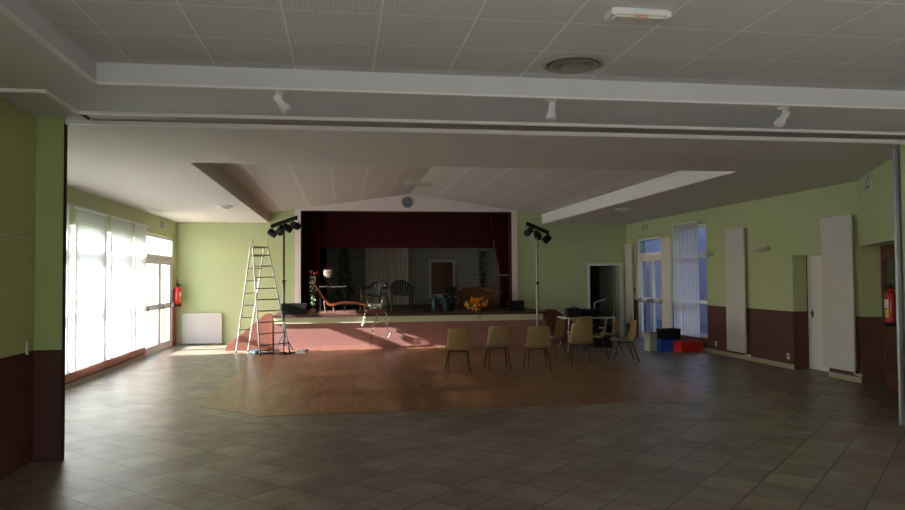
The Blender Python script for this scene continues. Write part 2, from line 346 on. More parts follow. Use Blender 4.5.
# far ceiling with the raised, gabled field
FX0, FX1, FY0, RX = -1.73, 5.08, 8.72, 1.70
ZE, ZR = 3.145, 3.64
m = MB().box((-4.13, 6.745, ZC), (-2.36, 6.83, 3.3)).box((-2.36, 6.70, ZC), (8.4, 6.83, 3.0)).box((-4.13, 6.83, ZC), (8.4, FY0, 3.0)).box((-4.13, FY0, ZC), (FX0, YB, 3.0)).box((FX1, FY0, ZC), (8.4, YB, 3.0))
struct(m.build('ceiling_hall', 'ceiling_paint'))
m = MB().prism([(FX0-.1, ZE-.015), (RX, ZR), (FX1+.1, ZE-.015), (FX1+.1, ZE+.1), (RX, ZR+.12), (FX0-.1, ZE+.1)], 1, FY0-.1, YB)
struct(m.build('ceiling_gable', 'coffer_panels'))
struct(MB().prism([(FX0, 3.0), (FX1, 3.0), (FX1, ZE), (RX, ZR), (FX0, ZE)], 1, FY0-.1, FY0).build('wall_gable', 'ceiling_paint'))
struct(MB().box((FX0-.1, FY0, 3.0), (FX0, YB, 3.2)).build('trim_9', 'coffer_panels'))
struct(MB().box((FX1-.006, FY0, ZC-.004), (FX1+.03, YB, ZE+.02)).box((FX1-.012, FY0, ZC-.004), (FX1, YB, ZC+.02)).box((FX1-.02, FY0, ZE-.05), (FX1, YB, ZE-.01)).build('trim_10', 'white_trim'))
struct(MB().box((-4.3, -5.4, 4.75), (7.75, 24.4, 5.0)).build('ceiling_roof', 'roof_grey'))  # unseen roof, raised to block the sky and shade the right outside
struct(MB().box((-4.3, 6.83, 3.0), (-4.13, 24.4, 4.75)).box((7.6, 9.4, 3.0), (7.75, 24.4, 4.75)).build('wall_parapet', 'concrete'))
# white surround of the stage opening, running up into the gable
YF = YB-.03
poly_l = [(-1.12, .76), (-.98, .76), (-.98, 3.2), (-1.12, 3.2)]
m = MB().prism(poly_l, 1, YF, YB).prism([(4.27, .76), (4.42, .76), (4.42, 3.2), (4.27, 3.2)], 1, YF, YB)
m.prism([(-1.12, 3.2), (4.42, 3.2), (4.42, ZE+(FX1-4.42)*.1465), (RX, ZR), (-1.12, ZE+(-1.1-FX0)*.1443)], 1, YF, YB)
struct(m.build('trim_11', 'proscenium_paint'))
struct(MB().box((PX0-.004, YF, PZ0), (PX0+.006, YB+.3, PZ1)).box((PX1-.006, YF, PZ0), (PX1+.004, YB+.3, PZ1)).box((PX0, YF, PZ1-.006), (PX1, YB+.3, PZ1+.004)).build('trim_19', 'stage_maroon'))
# ---------------------------------------------------------------- stage
YS = 16.15; ZG = .76
struct(MB().prism([(-1.45, 16.15), (4.75, 16.15), (4.75, 18.0), (-1.45, 18.0)], 2, 0, .57).build('wall_stage_front', 'stage_pink'))
struct(MB().box((-1.45, 16.12, .57), (4.55, 16.17, .705)).build('trim_12', 'cream_band'))
struct(MB().box((-1.45, 16.17, .57), (4.75, 18.0, .705)).build('trim_13', 'stage_brown'))
struct(MB().box((-1.47, 16.09, .705), (4.68, 18.0, ZG)).box((PX0+.01, 18.0, .5), (PX1-.01, 18.3, ZG)).box((-2.4, 18.3, .5), (5.9, 22.2, ZG)).build('floor_stage', 'stage_boards'))
struct(MB().prism([(-2.47, 0), (-1.49, 0), (-1.49, .74), (-1.52, .78), (-1.60, .79), (-1.66, .77), (-2.47, .08)], 1, 16.22, 16.36).build('trim_14', 'step_brick'))
m = MB()
for k in range(4): m.box((-2.46+.25*k, 16.38, 0), (-1.47, 17.3, .15*(k+1)))
struct(m.build('floor_steps', 'step_brick'))
struct(MB().prism([(4.62, 0), (4.78, .80), (4.62, .80)], 1, 16.1, 16.2).prism([(4.76, 0), (6.0, 0), (6.0, .02), (4.86, .80), (4.76, .80)], 1, 16.2, 16.34).build('trim_15', 'stage_brown'))
m = MB().box((-2.6, 18.3, 0), (-2.4, 22.4, 4.0)).box((5.9, 18.3, 0), (6.1, 22.4, 4.0)).box((-2.6, 22.2, 0), (6.1, 22.4, 4.0))
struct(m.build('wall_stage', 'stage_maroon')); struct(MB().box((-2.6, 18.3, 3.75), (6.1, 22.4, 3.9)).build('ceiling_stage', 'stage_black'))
struct(MB().box((-1.45, 16.125, 0), (4.62, 16.149, .05)).build('baseboard_stage', 'stage_pink'))
# store room behind the dark doorway
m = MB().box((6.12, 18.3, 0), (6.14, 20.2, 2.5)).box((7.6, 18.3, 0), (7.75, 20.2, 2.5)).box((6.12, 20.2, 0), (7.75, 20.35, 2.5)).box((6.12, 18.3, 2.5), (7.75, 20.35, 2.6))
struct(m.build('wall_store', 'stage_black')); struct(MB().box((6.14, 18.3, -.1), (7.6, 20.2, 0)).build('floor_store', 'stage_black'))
d = sroot('door_5')
MB().box((DX0-.07, YB-.03, 0), (DX0, YB+.02, DZ+.06)).box((DX1, YB-.03, 0), (DX1+.09, YB+.02, DZ+.06)).box((DX0, YB-.03, DZ), (DX1, YB+.02, DZ+.06)).build('door_frame', 'white_metal', d)
hx = lambda q, o: (DX1-.012-.10*q-.99*o, 18.31+.99*q*.76+.10*o)
lf = MB().hexa([hx(0,0)+(.02,), hx(1,0)+(.02,), hx(1,.04)+(.02,), hx(0,.04)+(.02,)], [hx(0,0)+(DZ-.02,), hx(1,0)+(DZ-.02,), hx(1,.04)+(DZ-.02,), hx(0,.04)+(DZ-.02,)]).build('door_leaf', 'pale_grey', d)
MB().tube([hx(.9,.04)+(.93,), hx(.9,.08)+(.93,), hx(.75,.08)+(.93,)], .009, 8).build('handle', 'chrome', lf)

# ------------------------------------------------------------------ windows and doors
def glazed(root, x, y0, y1, z0, z1, fw, mats, splits=(), dep=.07, sgn=1):
    """frame in the plane x=const with horizontal bars at `splits`"""
    fr, gl = mats; m = MB()
    m.box((x-dep/2, y0, z0), (x+dep/2, y0+fw, z1)).box((x-dep/2, y1-fw, z0), (x+dep/2, y1, z1))
    m.box((x-dep/2, y0+fw, z0), (x+dep/2, y1-fw, z0+fw)).box((x-dep/2, y0+fw, z1-fw), (x+dep/2, y1-fw, z1))
    splits = [s_ if isinstance(s_, tuple) else (s_, fw) for s_ in splits]
    for s_, h_ in splits: m.box((x-dep/2, y0+fw, s_-h_/2), (x+dep/2, y1-fw, s_+h_/2))
    f = m.build('window_frame', fr, root)
    zs = [z0+fw]+[q for s_, h_ in splits for q in (s_-h_/2, s_+h_/2)]+[z1-fw]
    for a, b_ in zip(zs[::2], zs[1::2]): MB().box((x-.004, y0+fw, a), (x+.004, y1-fw, b_)).build('pane', gl, f)
    return f
for i, (b0, b1) in enumerate(bays):
    r = sroot('window_%d' % (i+1)); glazed(r, -3.94, b0, b1, .2, 2.36, .07, ('white_metal', 'clear_glass'), ((1.0, .12), (1.92, .22)))
blind_labels = ['vertical blind on the left glazing nearest the folding partition, hidden behind the pier',
                'vertical blind whose edge shows just past the left pier',
                'white vertical blind, nearest full one to the left pier on the sunlit glazing',
                'white vertical blind in the middle bay of the sunlit left glazing',
                'white vertical blind beside the glazed double door on the left wall']
blind_names = []
def vertical_blind(x, y0, y1, z0, z1, pitch, mt, label, ang=.35, group=None):
    t = thing('vertical_blind', label, 'blind', (x, (y0+y1)/2, z0), 0, group)
    MB().box((-.02, (y0-y1)/2, z1-z0), (.02, (y1-y0)/2, z1-z0+.03)).build('headrail', 'white_metal', t)
    k = int((y1-y0)/pitch); m = MB()
    for j in range(k):
        yc = (y0-y1)/2 + pitch*(j+.5); h = pitch*.515
        dx, dy = math.sin(ang)*h, math.cos(ang)*h
        m.sheet(lambda u, v: (dx*(2*u-1)+-.0015*math.sin(math.pi*u), yc+dy*(2*u-1), v*(z1-z0-.005)), 3, 1)
    m.build('slats', mt, t, smooth=True)
    return t
for i, (b0, b1) in enumerate(bays):
    vertical_blind(-3.83, b0-.05, b1+.05, .22, 2.60, .118, 'blind_cloth', blind_labels[i], -.04, 'vertical blinds on the left glazing')
# left double door
def double_door(root, x, y0, y1, z1, zt, mats, bar_x, ym=None, q=.085):
    fr, gl = mats; fw = .06; ym = ym or (y0+y1)/2
    MB().box((x-.05, y0, 0), (x+.05, y0+fw, z1)).box((x-.05, y1-fw, 0), (x+.05, y1, z1)).box((x-.05, y0+fw, z1-fw), (x+.05, y1-fw, z1)).box((x-.05, y0+fw, zt), (x+.05, y1-fw, zt+.10)).build('door_frame', fr, root)
    MB().box((x-.005, y0+fw, zt+.10), (x+.005, y1-fw, z1-fw)).build('transom_pane', gl, root)
    for a, b_ in ((y0+fw+.004, ym-.003), (ym+.003, y1-fw-.004)):
        m = MB()
        m.box((x-.03, a, .01), (x+.03, a+q, zt-.005)).box((x-.03, b_-q, .01), (x+.03, b_, zt-.005)).box((x-.03, a+q, .01), (x+.03, b_-q, .16)).box((x-.03, a+q, zt-.1), (x+.03, b_-q, zt-.005)).box((x-.03, a+q, .92), (x+.03, b_-q, 1.02))
        lf = m.build('door_leaf', fr, root)
        MB().box((x-.005, a+q, .16), (x+.005, b_-q, .92)).box((x-.005, a+q, 1.02), (x+.005, b_-q, zt-.1)).build('pane', gl, lf)
        m = MB().tube([(bar_x, a+.05, .93), (bar_x, b_-.05, .93)], .016).box((min(bar_x, x), a+.05, .90), (max(bar_x, x), a+.09, 1.0)).box((min(bar_x, x), b_-.09, .90), (max(bar_x, x), b_-.05, 1.0))
        m.build('push_bar', 'grey_alu', lf)
double_door(sroot('door_2'), -3.95, DL[0], DL[1], 2.5, 1.98, ('white_metal', 'clear_glass'), -3.84, 16.6, .12)
double_door(sroot('door_3'), 7.45, DR[0], DR[1], 2.49, 2.02, ('white_trim', 'blue_glass'), 7.34)
r = sroot('window_6'); glazed(r, 7.47, WR[0], WR[1], .26, 2.62, .06, ('white_trim', 'blue_glass'), (1.0, 1.95))
vertical_blind(7.31, WR[0]+.24, WR[1]+.02, .27, 2.66, .12, 'blind_cloth_blue', 'bluish vertical blind, partly drawn, at the only window of the right wall', .06)
struct(MB().box((XR-.04, WR[1]+.05, .0), (XR, DR[0]-.02, 2.42)).build('trim_16', 'white_door'))
d = sroot('door_4')       # plain white door in the niche
lf = MB().box((7.615, NI[0], .01), (7.64, NI[1], 1.87)).build('door_leaf', 'white_door', d)
MB().tube([(7.615, 10.86, .93), (7.575, 10.86, .93), (7.575, 10.76, .93)], .010).box((7.610, 10.84, .86), (7.616, 10.88, .98)).build('handle', 'chrome', lf)
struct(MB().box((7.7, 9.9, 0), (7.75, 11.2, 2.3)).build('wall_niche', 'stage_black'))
# dark wooden double door in the slanting recess
d = sroot('door_6'); m = MB(); T = .26
dbox(m, RO[0], RO[0]+.07, T, T+.06, 0, 1.95); dbox(m, RO[1]-.07, RO[1], T, T+.06, 0, 1.95); dbox(m, RO[0]+.07, RO[1]-.07, T, T+.06, 1.88, 1.95); m.build('door_frame', 'wood_dark', d)
for a, b_ in ((RO[0]+.075, 1.183), (1.187, RO[1]-.075)):
    m = MB(); dbox(m, a, a+.11, T+.01, T+.05, .01, 1.875); dbox(m, b_-.11, b_, T+.01, T+.05, .01, 1.875); dbox(m, a+.11, b_-.11, T+.01, T+.05, .01, .2); dbox(m, a+.11, b_-.11, T+.01, T+.05, 1.76, 1.875); dbox(m, a+.11, b_-.11, T+.01, T+.05, .88, .96)
    lf = m.build('door_leaf', 'wood_dark', d); m = MB(); dbox(m, a+.11, b_-.11, T+.02, T+.04, .96, 1.76); m.build('pane', 'dark_glass', lf)
    m = MB(); dbox(m, a+.11, b_-.11, T+.02, T+.04, .2, .88); m.build('panel', 'brown_leg', lf)
for i, h in enumerate(RW):
    r = sroot('window_%d' % (7+i)); m = MB(); a, b_, z0, z1 = h
    m.box((a, -5.13, z0), (a+.06, -5.07, z1)).box((b_-.06, -5.13, z0), (b_, -5.07, z1)).box((a+.06, -5.13, z0), (b_-.06, -5.07, z0+.06)).box((a+.06, -5.13, z1-.06), (b_-.06, -5.07, z1))
    f = m.build('window_frame', 'white_metal', r); MB().box((a+.06, -5.104, z0+.06), (b_-.06, -5.096, z1-.06)).build('pane', 'clear_glass', f)

for i, (a, b_, z0, z1) in enumerate(LW):
    glazed(sroot('window_%d' % (10+i)), -2.79, a, b_, z0, z1, .07, ('white_metal', 'clear_glass'), (1.02, 1.96))

# ------------------------------------------------------------------ outdoors
struct(MB().box((-60, -40, -.3), (-4.13, 70, -.02)).box((-4.13, -40, -.3), (8.6, -5.2, -.02)).box((-4.13, 24.4, -.3), (8.6, 70, -.02)).build('ground', 'concrete'))
struct(MB().box((8.6, -40, -.3), (60, 70, -.02)).build('ground_side', 'shade_ground'))  # ground coloured dark to stand in for shade on the right
struct(MB().box((7.75, 9, 3.05), (9.3, 20, 3.2)).build('ceiling_sky_block', 'roof_grey'))  # unseen canopy added to block sky light at the right doors
t = thing('neighbouring_house', 'cream rendered house seen through the glazed door of the left wall', 'house', (-15, 46, 0))
MB().box((-9, 0, -.02), (9, 8, 6.5)).build('wall', 'cream_render', t)
MB().prism([(-9.5, 6.5), (9.5, 6.5), (0, 9)], 1, -.5, 8.5).build('roof', 'step_brick', t)
for k in range(4): MB().box((-7+4*k, -.05, 2.2), (-5.8+4*k, 0, 3.6)).build('window', 'pale_grey', t)
t = thing('annex_wall', 'outside wall tinted a skylit blue grey, glimpsed beyond the right window and glass door', 'wall', (11.2, 20, 0))
MB().box((0, -9, -.02), (.3, 22, 8.6)).build('wall', 'skylit_facade', t)  # wall colour tinted blue to look lit by the sky
MB().box((-.05, -9, 8.6), (.35, 22, 8.7)).build('coping', 'pale_grey', t)

t = thing('sun_block_rear', 'plain grey block added behind the stage end to shade the outside wall', 'building', (1.7, 24.5, 0))  # unseen block added to keep the sun off the outside wall
MB().box((-6, 0, -.02), (6.05, 14, 5.8)).build('wall', 'concrete', t); MB().box((-6.1, -.05, 5.8), (6.15, 14.1, 6.0)).build('roof', 'roof_grey', t)

# ------------------------------------------------------------------ ceiling fittings
def spot_lamp(x, y, ang_x, ang_y, label):
    t = thing('ceiling_spotlight', label, 'lamp', (x, y, ZS), 0, 'swivel spotlights along the front soffit')
    MB().lathe([(.042, 0), (.042, -.012), (.02, -.02)], seg=16).build('base', 'white_metal', t, smooth=True)
    MB().tube([(0, 0, -.015), (0, 0, -.075)], .008).build('stem', 'white_metal', t, smooth=True)
    ax_ = Vector((ang_x, ang_y, -1)).normalized()
    MB().lathe([(.012, -.07), (.026, -.065), (.028, .02), (.038, .03), (.040, .075), (.034, .078)], o=(0, 0, -.085), axis=ax_, seg=16).build('lamp_head', 'white_metal', t, smooth=True)
    return t
spot_lamp(-.44, 5.45, .75, -.2, 'white ceiling spotlight, left of three, tilted down to the right')
spot_lamp(1.62, 5.43, -.12, -.1, 'white ceiling spotlight, middle one, pointing almost straight down')
spot_lamp(3.60, 5.46, -.85, -.2, 'white ceiling spotlight, right of three, tilted down to the left')
t = thing('air_vent', 'round white slatted air diffuser in the tiled front ceiling', 'vent', (1.64, 4.95, ZT+.02))
MB().lathe([(.218, 0), (.218, -.010), (.20, -.016), (.185, -.006), (.185, 0)], seg=40).build('rim', 'pale_grey', t, smooth=True)
for r_ in (.165, .125, .085): MB().lathe([(r_-.028, -.002), (r_, -.022), (r_+.006, -.018), (r_-.02, 0)], seg=40).build('ring', 'pale_grey', t, smooth=True)
MB().lathe([(.05, 0), (.05, -.016), (.02, -.024)], seg=24).build('cap', 'pale_grey', t, smooth=True)
MB().lathe([(.183, 0), (.183, -.0015)], seg=40).build('shadow_plate', 'shade_grey', t)  # disc coloured darker as the shade behind the rings
t = thing('emergency_light', 'white boxy emergency luminaire with small amber window on the tiled ceiling', 'lamp', (1.68, 3.90, ZT+.02), .02)
MB().box((-.165, -.05, -.04), (.165, .06, 0)).build('housing', 'white_metal', t, bevel=.012)
MB().box((-.15, -.04, -.055), (.15, .045, -.04)).build('diffuser', 'lamp_glass', t, bevel=.008)
MB().box((-.035, -.048, -.052), (.04, -.039, -.041)).build('amber_window', 'amber', t)
for s_ in (-1, 1): MB().box((s_*.165-.015, -.055, -.05), (s_*.165+.015, .065, -.01)).build('end_clip', 'white_metal', t, bevel=.006)
t = thing('gable_luminaire', 'slim white strip lamp hanging under the ridge near the clock', 'lamp', (1.55, 14.6, 3.44), .15)
MB().box((-.27, -.05, 0), (.27, .05, .05)).build('housing', 'white_metal', t, bevel=.015)
MB().box((-.25, -.04, -.03), (.25, .04, 0)).build('diffuser', 'lamp_glass', t, bevel=.01)
for s_ in (-1, 1): MB().tube([(s_*.2, 0, .05), (s_*.2, 0, .125)], .006).build('rod', 'white_metal', t)
for x, y, lb in ((-2.12, 13.79, 'round white smoke detector on the ceiling above the stepladder side'), (5.53, 13.75, 'round white smoke detector on the ceiling above the right chairs')):
    t = thing('smoke_detector', lb, 'smoke detector', (x, y, ZC), 0, 'smoke detectors of the hall ceiling')
    MB().lathe([(.14, 0), (.14, -.02), (.12, -.035)], seg=24).build('base', 'white_metal', t, smooth=True)
    MB().lathe([(.07, -.035), (.065, -.06), (.03, -.07)], seg=24).build('sensor', 'white_metal', t, smooth=True)
# exit signs
def exit_sign(loc, rz, label, w_=.30, h=.15):
    t = thing('exit_sign', label, 'sign', loc, rz)
    MB().box((-w_/2, 0, -h/2), (w_/2, .03, h/2)).build('housing', 'white_metal', t)
    MB().box((-w_/2+.01, -.004, -h/2+.01), (w_/2-.01, 0, h/2-.01)).build('green_panel', 'sign_green', t)
    m = MB()       # running figure, arrow and doorway
    m.ball((-.02, -.006, .045), .012, 8); m.hexa([(-.035,-.007,-.005),(-.012,-.007,-.008),(-.008,-.007,.03),(-.03,-.007,.03)], [(-.035,-.004,-.005),(-.012,-.004,-.008),(-.008,-.004,.03),(-.03,-.004,.03)])
    m.tube([(-.02,-.006,0),(.005,-.006,-.02),(.0,-.006,-.05)], .005, 6); m.tube([(-.026,-.006,0),(-.04,-.006,-.025),(-.06,-.006,-.035)], .005, 6)
    m.tube([(-.012,-.006,.025),(.012,-.006,.012)], .004, 6); m.tube([(-.03,-.006,.025),(-.05,-.006,.01)], .004, 6)
    m.build('figure', 'white_label', t)
    MB().box((.04, -.007, -.05), (.09, -.004, .05)).build('doorway', 'white_label', t)
    return t
exit_sign((XL+.031, 16.6, 2.74), math.pi/2, 'small green exit sign above the left glazed door')
exit_sign((XR-.031, 16.77, 2.74), -math.pi/2, 'small green exit sign above the right blue glass door')
p = dg(.93, -.031, 2.76); exit_sign(p, math.atan2(-NO.x, NO.y), 'green exit sign on the slanting wall above the dark wooden door', .26, .17)
# clock
t = thing('wall_clock', 'round grey wall clock on the gable above the stage', 'clock', (1.62, YF-.001, 3.43))
MB().lathe([(.135, 0), (.145, .02), (.13, .045), (.12, .03)], axis=(0, -1, 0), seg=32).build('rim', 'grey_alu', t, smooth=True)
f = MB().lathe([(.121, .001), (.121, .034)], axis=(0, -1, 0), seg=32).build('face', 'clock_face', t)
for k in range(12):
    a = k*math.pi/6; MB().box((math.sin(a)*.1-.006, -.038, math.cos(a)*.1-.006), (math.sin(a)*.1+.006, -.034, math.cos(a)*.1+.006)).build('hour_mark', 'white_label', f)
MB().tube([(0, -.037, 0), (.045, -.037, -.03)], .005, 6).build('hand', 'white_label', t); MB().tube([(0, -.037, 0), (-.02, -.037, .08)], .004, 6).build('hand', 'white_label', t)

# ------------------------------------------------------------------ radiators, sconces, sockets
def tall_radiator(y0, y1, z0, z1, label):
    t = thing('vertical_radiator', label, 'radiator', (XR, (y0+y1)/2, z0), 0, 'tall white radiators on the right wall')
    h = (y1-y0)/2; hz = z1-z0
    MB().box((-.085, -h, 0), (-.065, h, hz)).build('front_panel', 'radiator_white', t, bevel=.005)
    MB().box((-.055, -h+.03, .03), (-.03, h-.03, hz-.03)).build('back_panel', 'radiator_white', t)
    for s_ in (-1, 1): MB().box((-.03, s_*h*.6-.02, hz*.5-.05), (0, s_*h*.6+.02, hz*.5+.05)).box((-.065, s_*h*.6-.01, .1), (-.055, s_*h*.6+.01, hz-.1)).build('bracket', 'radiator_white', t)
    v = MB().tube([(-.045, -h+.06, .03), (-.045, -h+.06, -.035), (-.045, -h-.03, -.035)], .012).build('pipe', 'white_metal', t, smooth=True)
    MB().lathe([(.02, 0), (.024, .03), (.018, .06)], o=(-.045, -h-.03, -.035), axis=(0, -1, 0), seg=12).build('valve', 'white_metal', v, smooth=True)
tall_radiator(9.45, 10.14, .15, 2.42, 'tall white vertical radiator beside the dark recess, nearest of three')
tall_radiator(12.30, 12.95, .13, 2.43, 'tall white vertical radiator between the two wall sconces')
tall_radiator(17.5, 17.93, .33, 2.38, 'narrow tall white radiator in the far corner beside the open doorway')
t = thing('panel_radiator', 'low white panel radiator on the back wall left of the stage', 'radiator', (-3.27, YB, .07))
MB().box((-.45, -.09, -.04), (.45, -.07, .66)).build('front_panel', 'radiator_white', t, bevel=.004)
MB().box((-.41, -.045, .02), (.41, -.025, .64)).build('back_panel', 'radiator_white', t)
m = MB()
for k in range(22): m.box((-.40+.0372*k, -.097, .03), (-.385+.0372*k, -.09, .63))
m.build('ribs', 'radiator_white', t)
MB().box((-.43, -.095, .655), (.43, -.02, .67)).build('grille', 'radiator_white', t)
for s_ in (-1, 1): MB().box((s_*.33-.02, -.08, -.1), (s_*.33+.02, -.03, .02)).build('foot', 'white_metal', t)
for y, z, lb in ((13.58, 2.0, 'small half-bowl wall sconce between the right window and the middle tall radiator'), (11.7, 2.03, 'half-bowl wall sconce between the middle tall radiator and the white door')):
    t = thing('wall_sconce', lb, 'wall lamp', (XR, y, z), 0, 'wall sconces on the right wall')
    MB().lathe([(.03, -.07), (.10, -.04), (.155, 0), (.16, .02)], seg=24).build('bowl', 'sconce_glass', t, smooth=True).scale = (.75, 1, 1)
    for c in t.children: c.location = (-.125, 0, 0)
    MB().box((-.02, -.04, -.05), (0, .04, .0)).build('wall_plate', 'white_metal', t)
for y, lb in ((13.5, 'white wall socket below the edge of the right window'), (11.14, 'white wall socket low on the brown wall beside the white door niche')):
    t = thing('wall_socket', lb, 'socket', (XR, y, .2), 0, 'sockets on the brown dado')
    MB().box((-.012, -.035, -.05), (0, .035, .05)).build('cover_plate', 'white_label', t, bevel=.003)
    MB().lathe([(.022, 0), (.022, .003)], o=(-.012, 0, -.0), axis=(-1, 0, 0), seg=16).build('outlet', 'pale_grey', t)
t = thing('cable_duct', 'thin vertical cable duct on the back wall behind the left extinguisher', 'cable duct', (-3.79, YB, .1))
MB().box((-.012, -.02, 0), (.012, 0, 1.0)).build('cover', 'green_paint', t)
t = thing('fire_call_point', 'small red fire call point left of the blue glass door', 'alarm', (XR, 17.47, 1.2))
MB().box((-.03, -.03, -.05), (0, .03, .05)).build('box', 'red_enamel', t)

def extinguisher(loc, rz, label, dirn):
    t = thing('fire_extinguisher', label, 'fire extinguisher', loc, rz)
    b_ = MB().lathe([(.06, 0), (.078, .015), (.08, .05), (.08, .36), (.07, .41), (.03, .44), (.025, .47)], o=(0, -.10, 0), seg=24).build('cylinder', 'red_enamel', t, smooth=True)
    MB().lathe([(.082, .0), (.082, .05), (.07, .052)], o=(0, -.10, -.012), seg=24).build('foot_ring', 'black_plastic', b_, smooth=True)
    for (z0, z1, mt) in ((.22, .33, 'white_label'), (.10, .20, 'yellow_label')):
        m = MB(); m.sheet(lambda u, v: (.0815*math.sin(-1.0+2.0*u), -.10-.0815*math.cos(-1.0+2.0*u), z0+(z1-z0)*v), 8, 1); m.build('label', mt, b_, smooth=True)
    m = MB()      # lines of print on the yellow panel
    for k in range(4): m.sheet(lambda u, v: (.0825*math.sin(-.6+1.2*u), -.10-.0825*math.cos(-.6+1.2*u), .115+.02*k+.007*v), 6, 1)
    m.build('print_lines', 'black_paint', b_)
    MB().box((-.018, -.19, .465), (.018, -.06, .485)).box((-.018, -.17, .50), (.018, -.06, .512)).box((-.02, -.12, .46), (.02, -.08, .51)).build('handle', 'black_plastic', t)
    MB().tube([(0, -.10, .49), (dirn*.06, -.10, .53), (dirn*.12, -.11, .40), (dirn*.115, -.11, .2), (dirn*.10, -.11, .1)], .012, 8).build('hose', 'black_plastic', t, smooth=True)
    MB().box((-.03, -.03, .1), (.03, 0, .4)).build('wall_bracket', 'black_paint', t)
    return t
extinguisher((XL, 17.72, .93), math.pi/2, 'red fire extinguisher hanging by the left glazed door', 1)
MB().tube([(0, -.08, .50), (.01, -.08, .60), (.05, -.08, .68)], .010, 8).build('lever', 'black_plastic', bpy.data.objects['fire_extinguisher'], smooth=True)
p = dg(1.13, T+.005, .90)
e2 = extinguisher(p, math.atan2(-NO.x, NO.y), 'red fire extinguisher with yellow label on the dark wooden door', -1); 
m = MB(); m.tube([(.05+.09*math.cos(a), -.03, .62+.19*math.sin(a)) for a in (i*2*math.pi/20 for i in range(21))], .012, 8); m.build('hose_loop', 'black_plastic', e2, smooth=True)

# ------------------------------------------------------------------ stage dressing
def drape(m, x0, x1, z0, z1, y, folds, amp, shape=None):
    nu = folds*6
    def fn(u, v):
        a, b_ = (x0, x1) if shape is None else shape(v)
        return (a+(b_-a)*u, y+amp*math.sin(u*folds*2*math.pi)+amp*.3*math.sin(u*folds*4.6+v*3), z0+(z1-z0)*v)
    return m.sheet(fn, nu, 14)
t = thing('stage_curtain', 'dark red velvet curtain hanging at the left of the stage opening', 'curtain', (-.78, 18.5, ZG), 0, 'red curtains framing the stage')
drape(MB(), -.25, .24, .01, 2.9, 0, 5, .05).build('cloth', 'red_velvet', t, smooth=True, solid=.006)
t = thing('stage_curtain', 'dark red velvet curtain tied back at the right of the stage opening', 'curtain', (4.1, 18.5, ZG), 0, 'red curtains framing the stage')
sh = lambda v: ((-.42*max(0, (v-.30)/.7)**1.1-.02, .26) if v > .3 else (-.02-.07*(.3-v), .26))
drape(MB(), 0, 0, .01, 2.9, 0, 5, .04, sh).build('cloth', 'red_velvet', t, smooth=True, solid=.006)
MB().box((-.06, -.10, .82), (.27, -.085, .855)).build('tieback', 'pale_grey', t)
t = tag(drape(MB(), -.55, 3.95, 2.32, 3.7, 18.75, 6, .006, ).build('stage_valance', 'maroon_cloth', smooth=True, solid=.006), 'wide dark maroon valance across the top of the stage', 'valance')
t = thing('brick_backdrop', 'grey brick-print backdrop cloth hanging at the back of the stage', 'backdrop', (2, 21.0, ZG))
MB().box((-2.45, 0, .01), (2.8, .01, 2.1)).build('cloth', 'brick_print', t)
MB().tube([(-2.5, .005, 2.12), (2.85, .005, 2.12)], .02).build('batten', 'black_paint', t)
tag(drape(MB(), -.9, -.42, .77, 2.9, 20.7, 4, .03).build('black_wing_drape', 'stage_black', smooth=True, solid=.006), 'black wing drape beside the left stage curtain', 'drape')
t = thing('net_curtain', 'pale net curtain on a rail in the middle of the stage backdrop', 'curtain', (1.28, 20.8, ZG))
drape(MB(), -.62, .62, .02, 1.68, 0, 12, .025).build('cloth', 'net_curtain', t, smooth=True)
MB().tube([(-.72, 0, 1.73), (1.3, 0, 1.73)], .014).build('rail', 'pale_grey', t)
for k in range(7): MB().lathe([(.022, 0), (.022, .03)], o=(-.55+.18*k, 0, 1.70), seg=8).build('ring', 'black_paint', t)
t = thing('stage_window', 'pale framed prop window with dark brown shutters on the brick backdrop', 'window prop', (2.89, 20.93, ZG+.25))
MB().box((-.38, -.03, 0), (-.32, .03, 1.05)).box((.32, -.03, 0), (.38, .03, 1.05)).box((-.32, -.03, 0), (.32, .03, .06)).box((-.32, -.03, .99), (.32, .03, 1.05)).box((-.42, -.05, -.04), (.42, .03, 0)).build('frame', 'beige_box', t)
for s_ in (-1, 1): MB().box((min(0, s_*.315)+.004*(s_ > 0), -.015, .065), (max(0, s_*.315)-.004*(s_ < 0), .01, .985)).build('shutter', 'wood_dark', t)
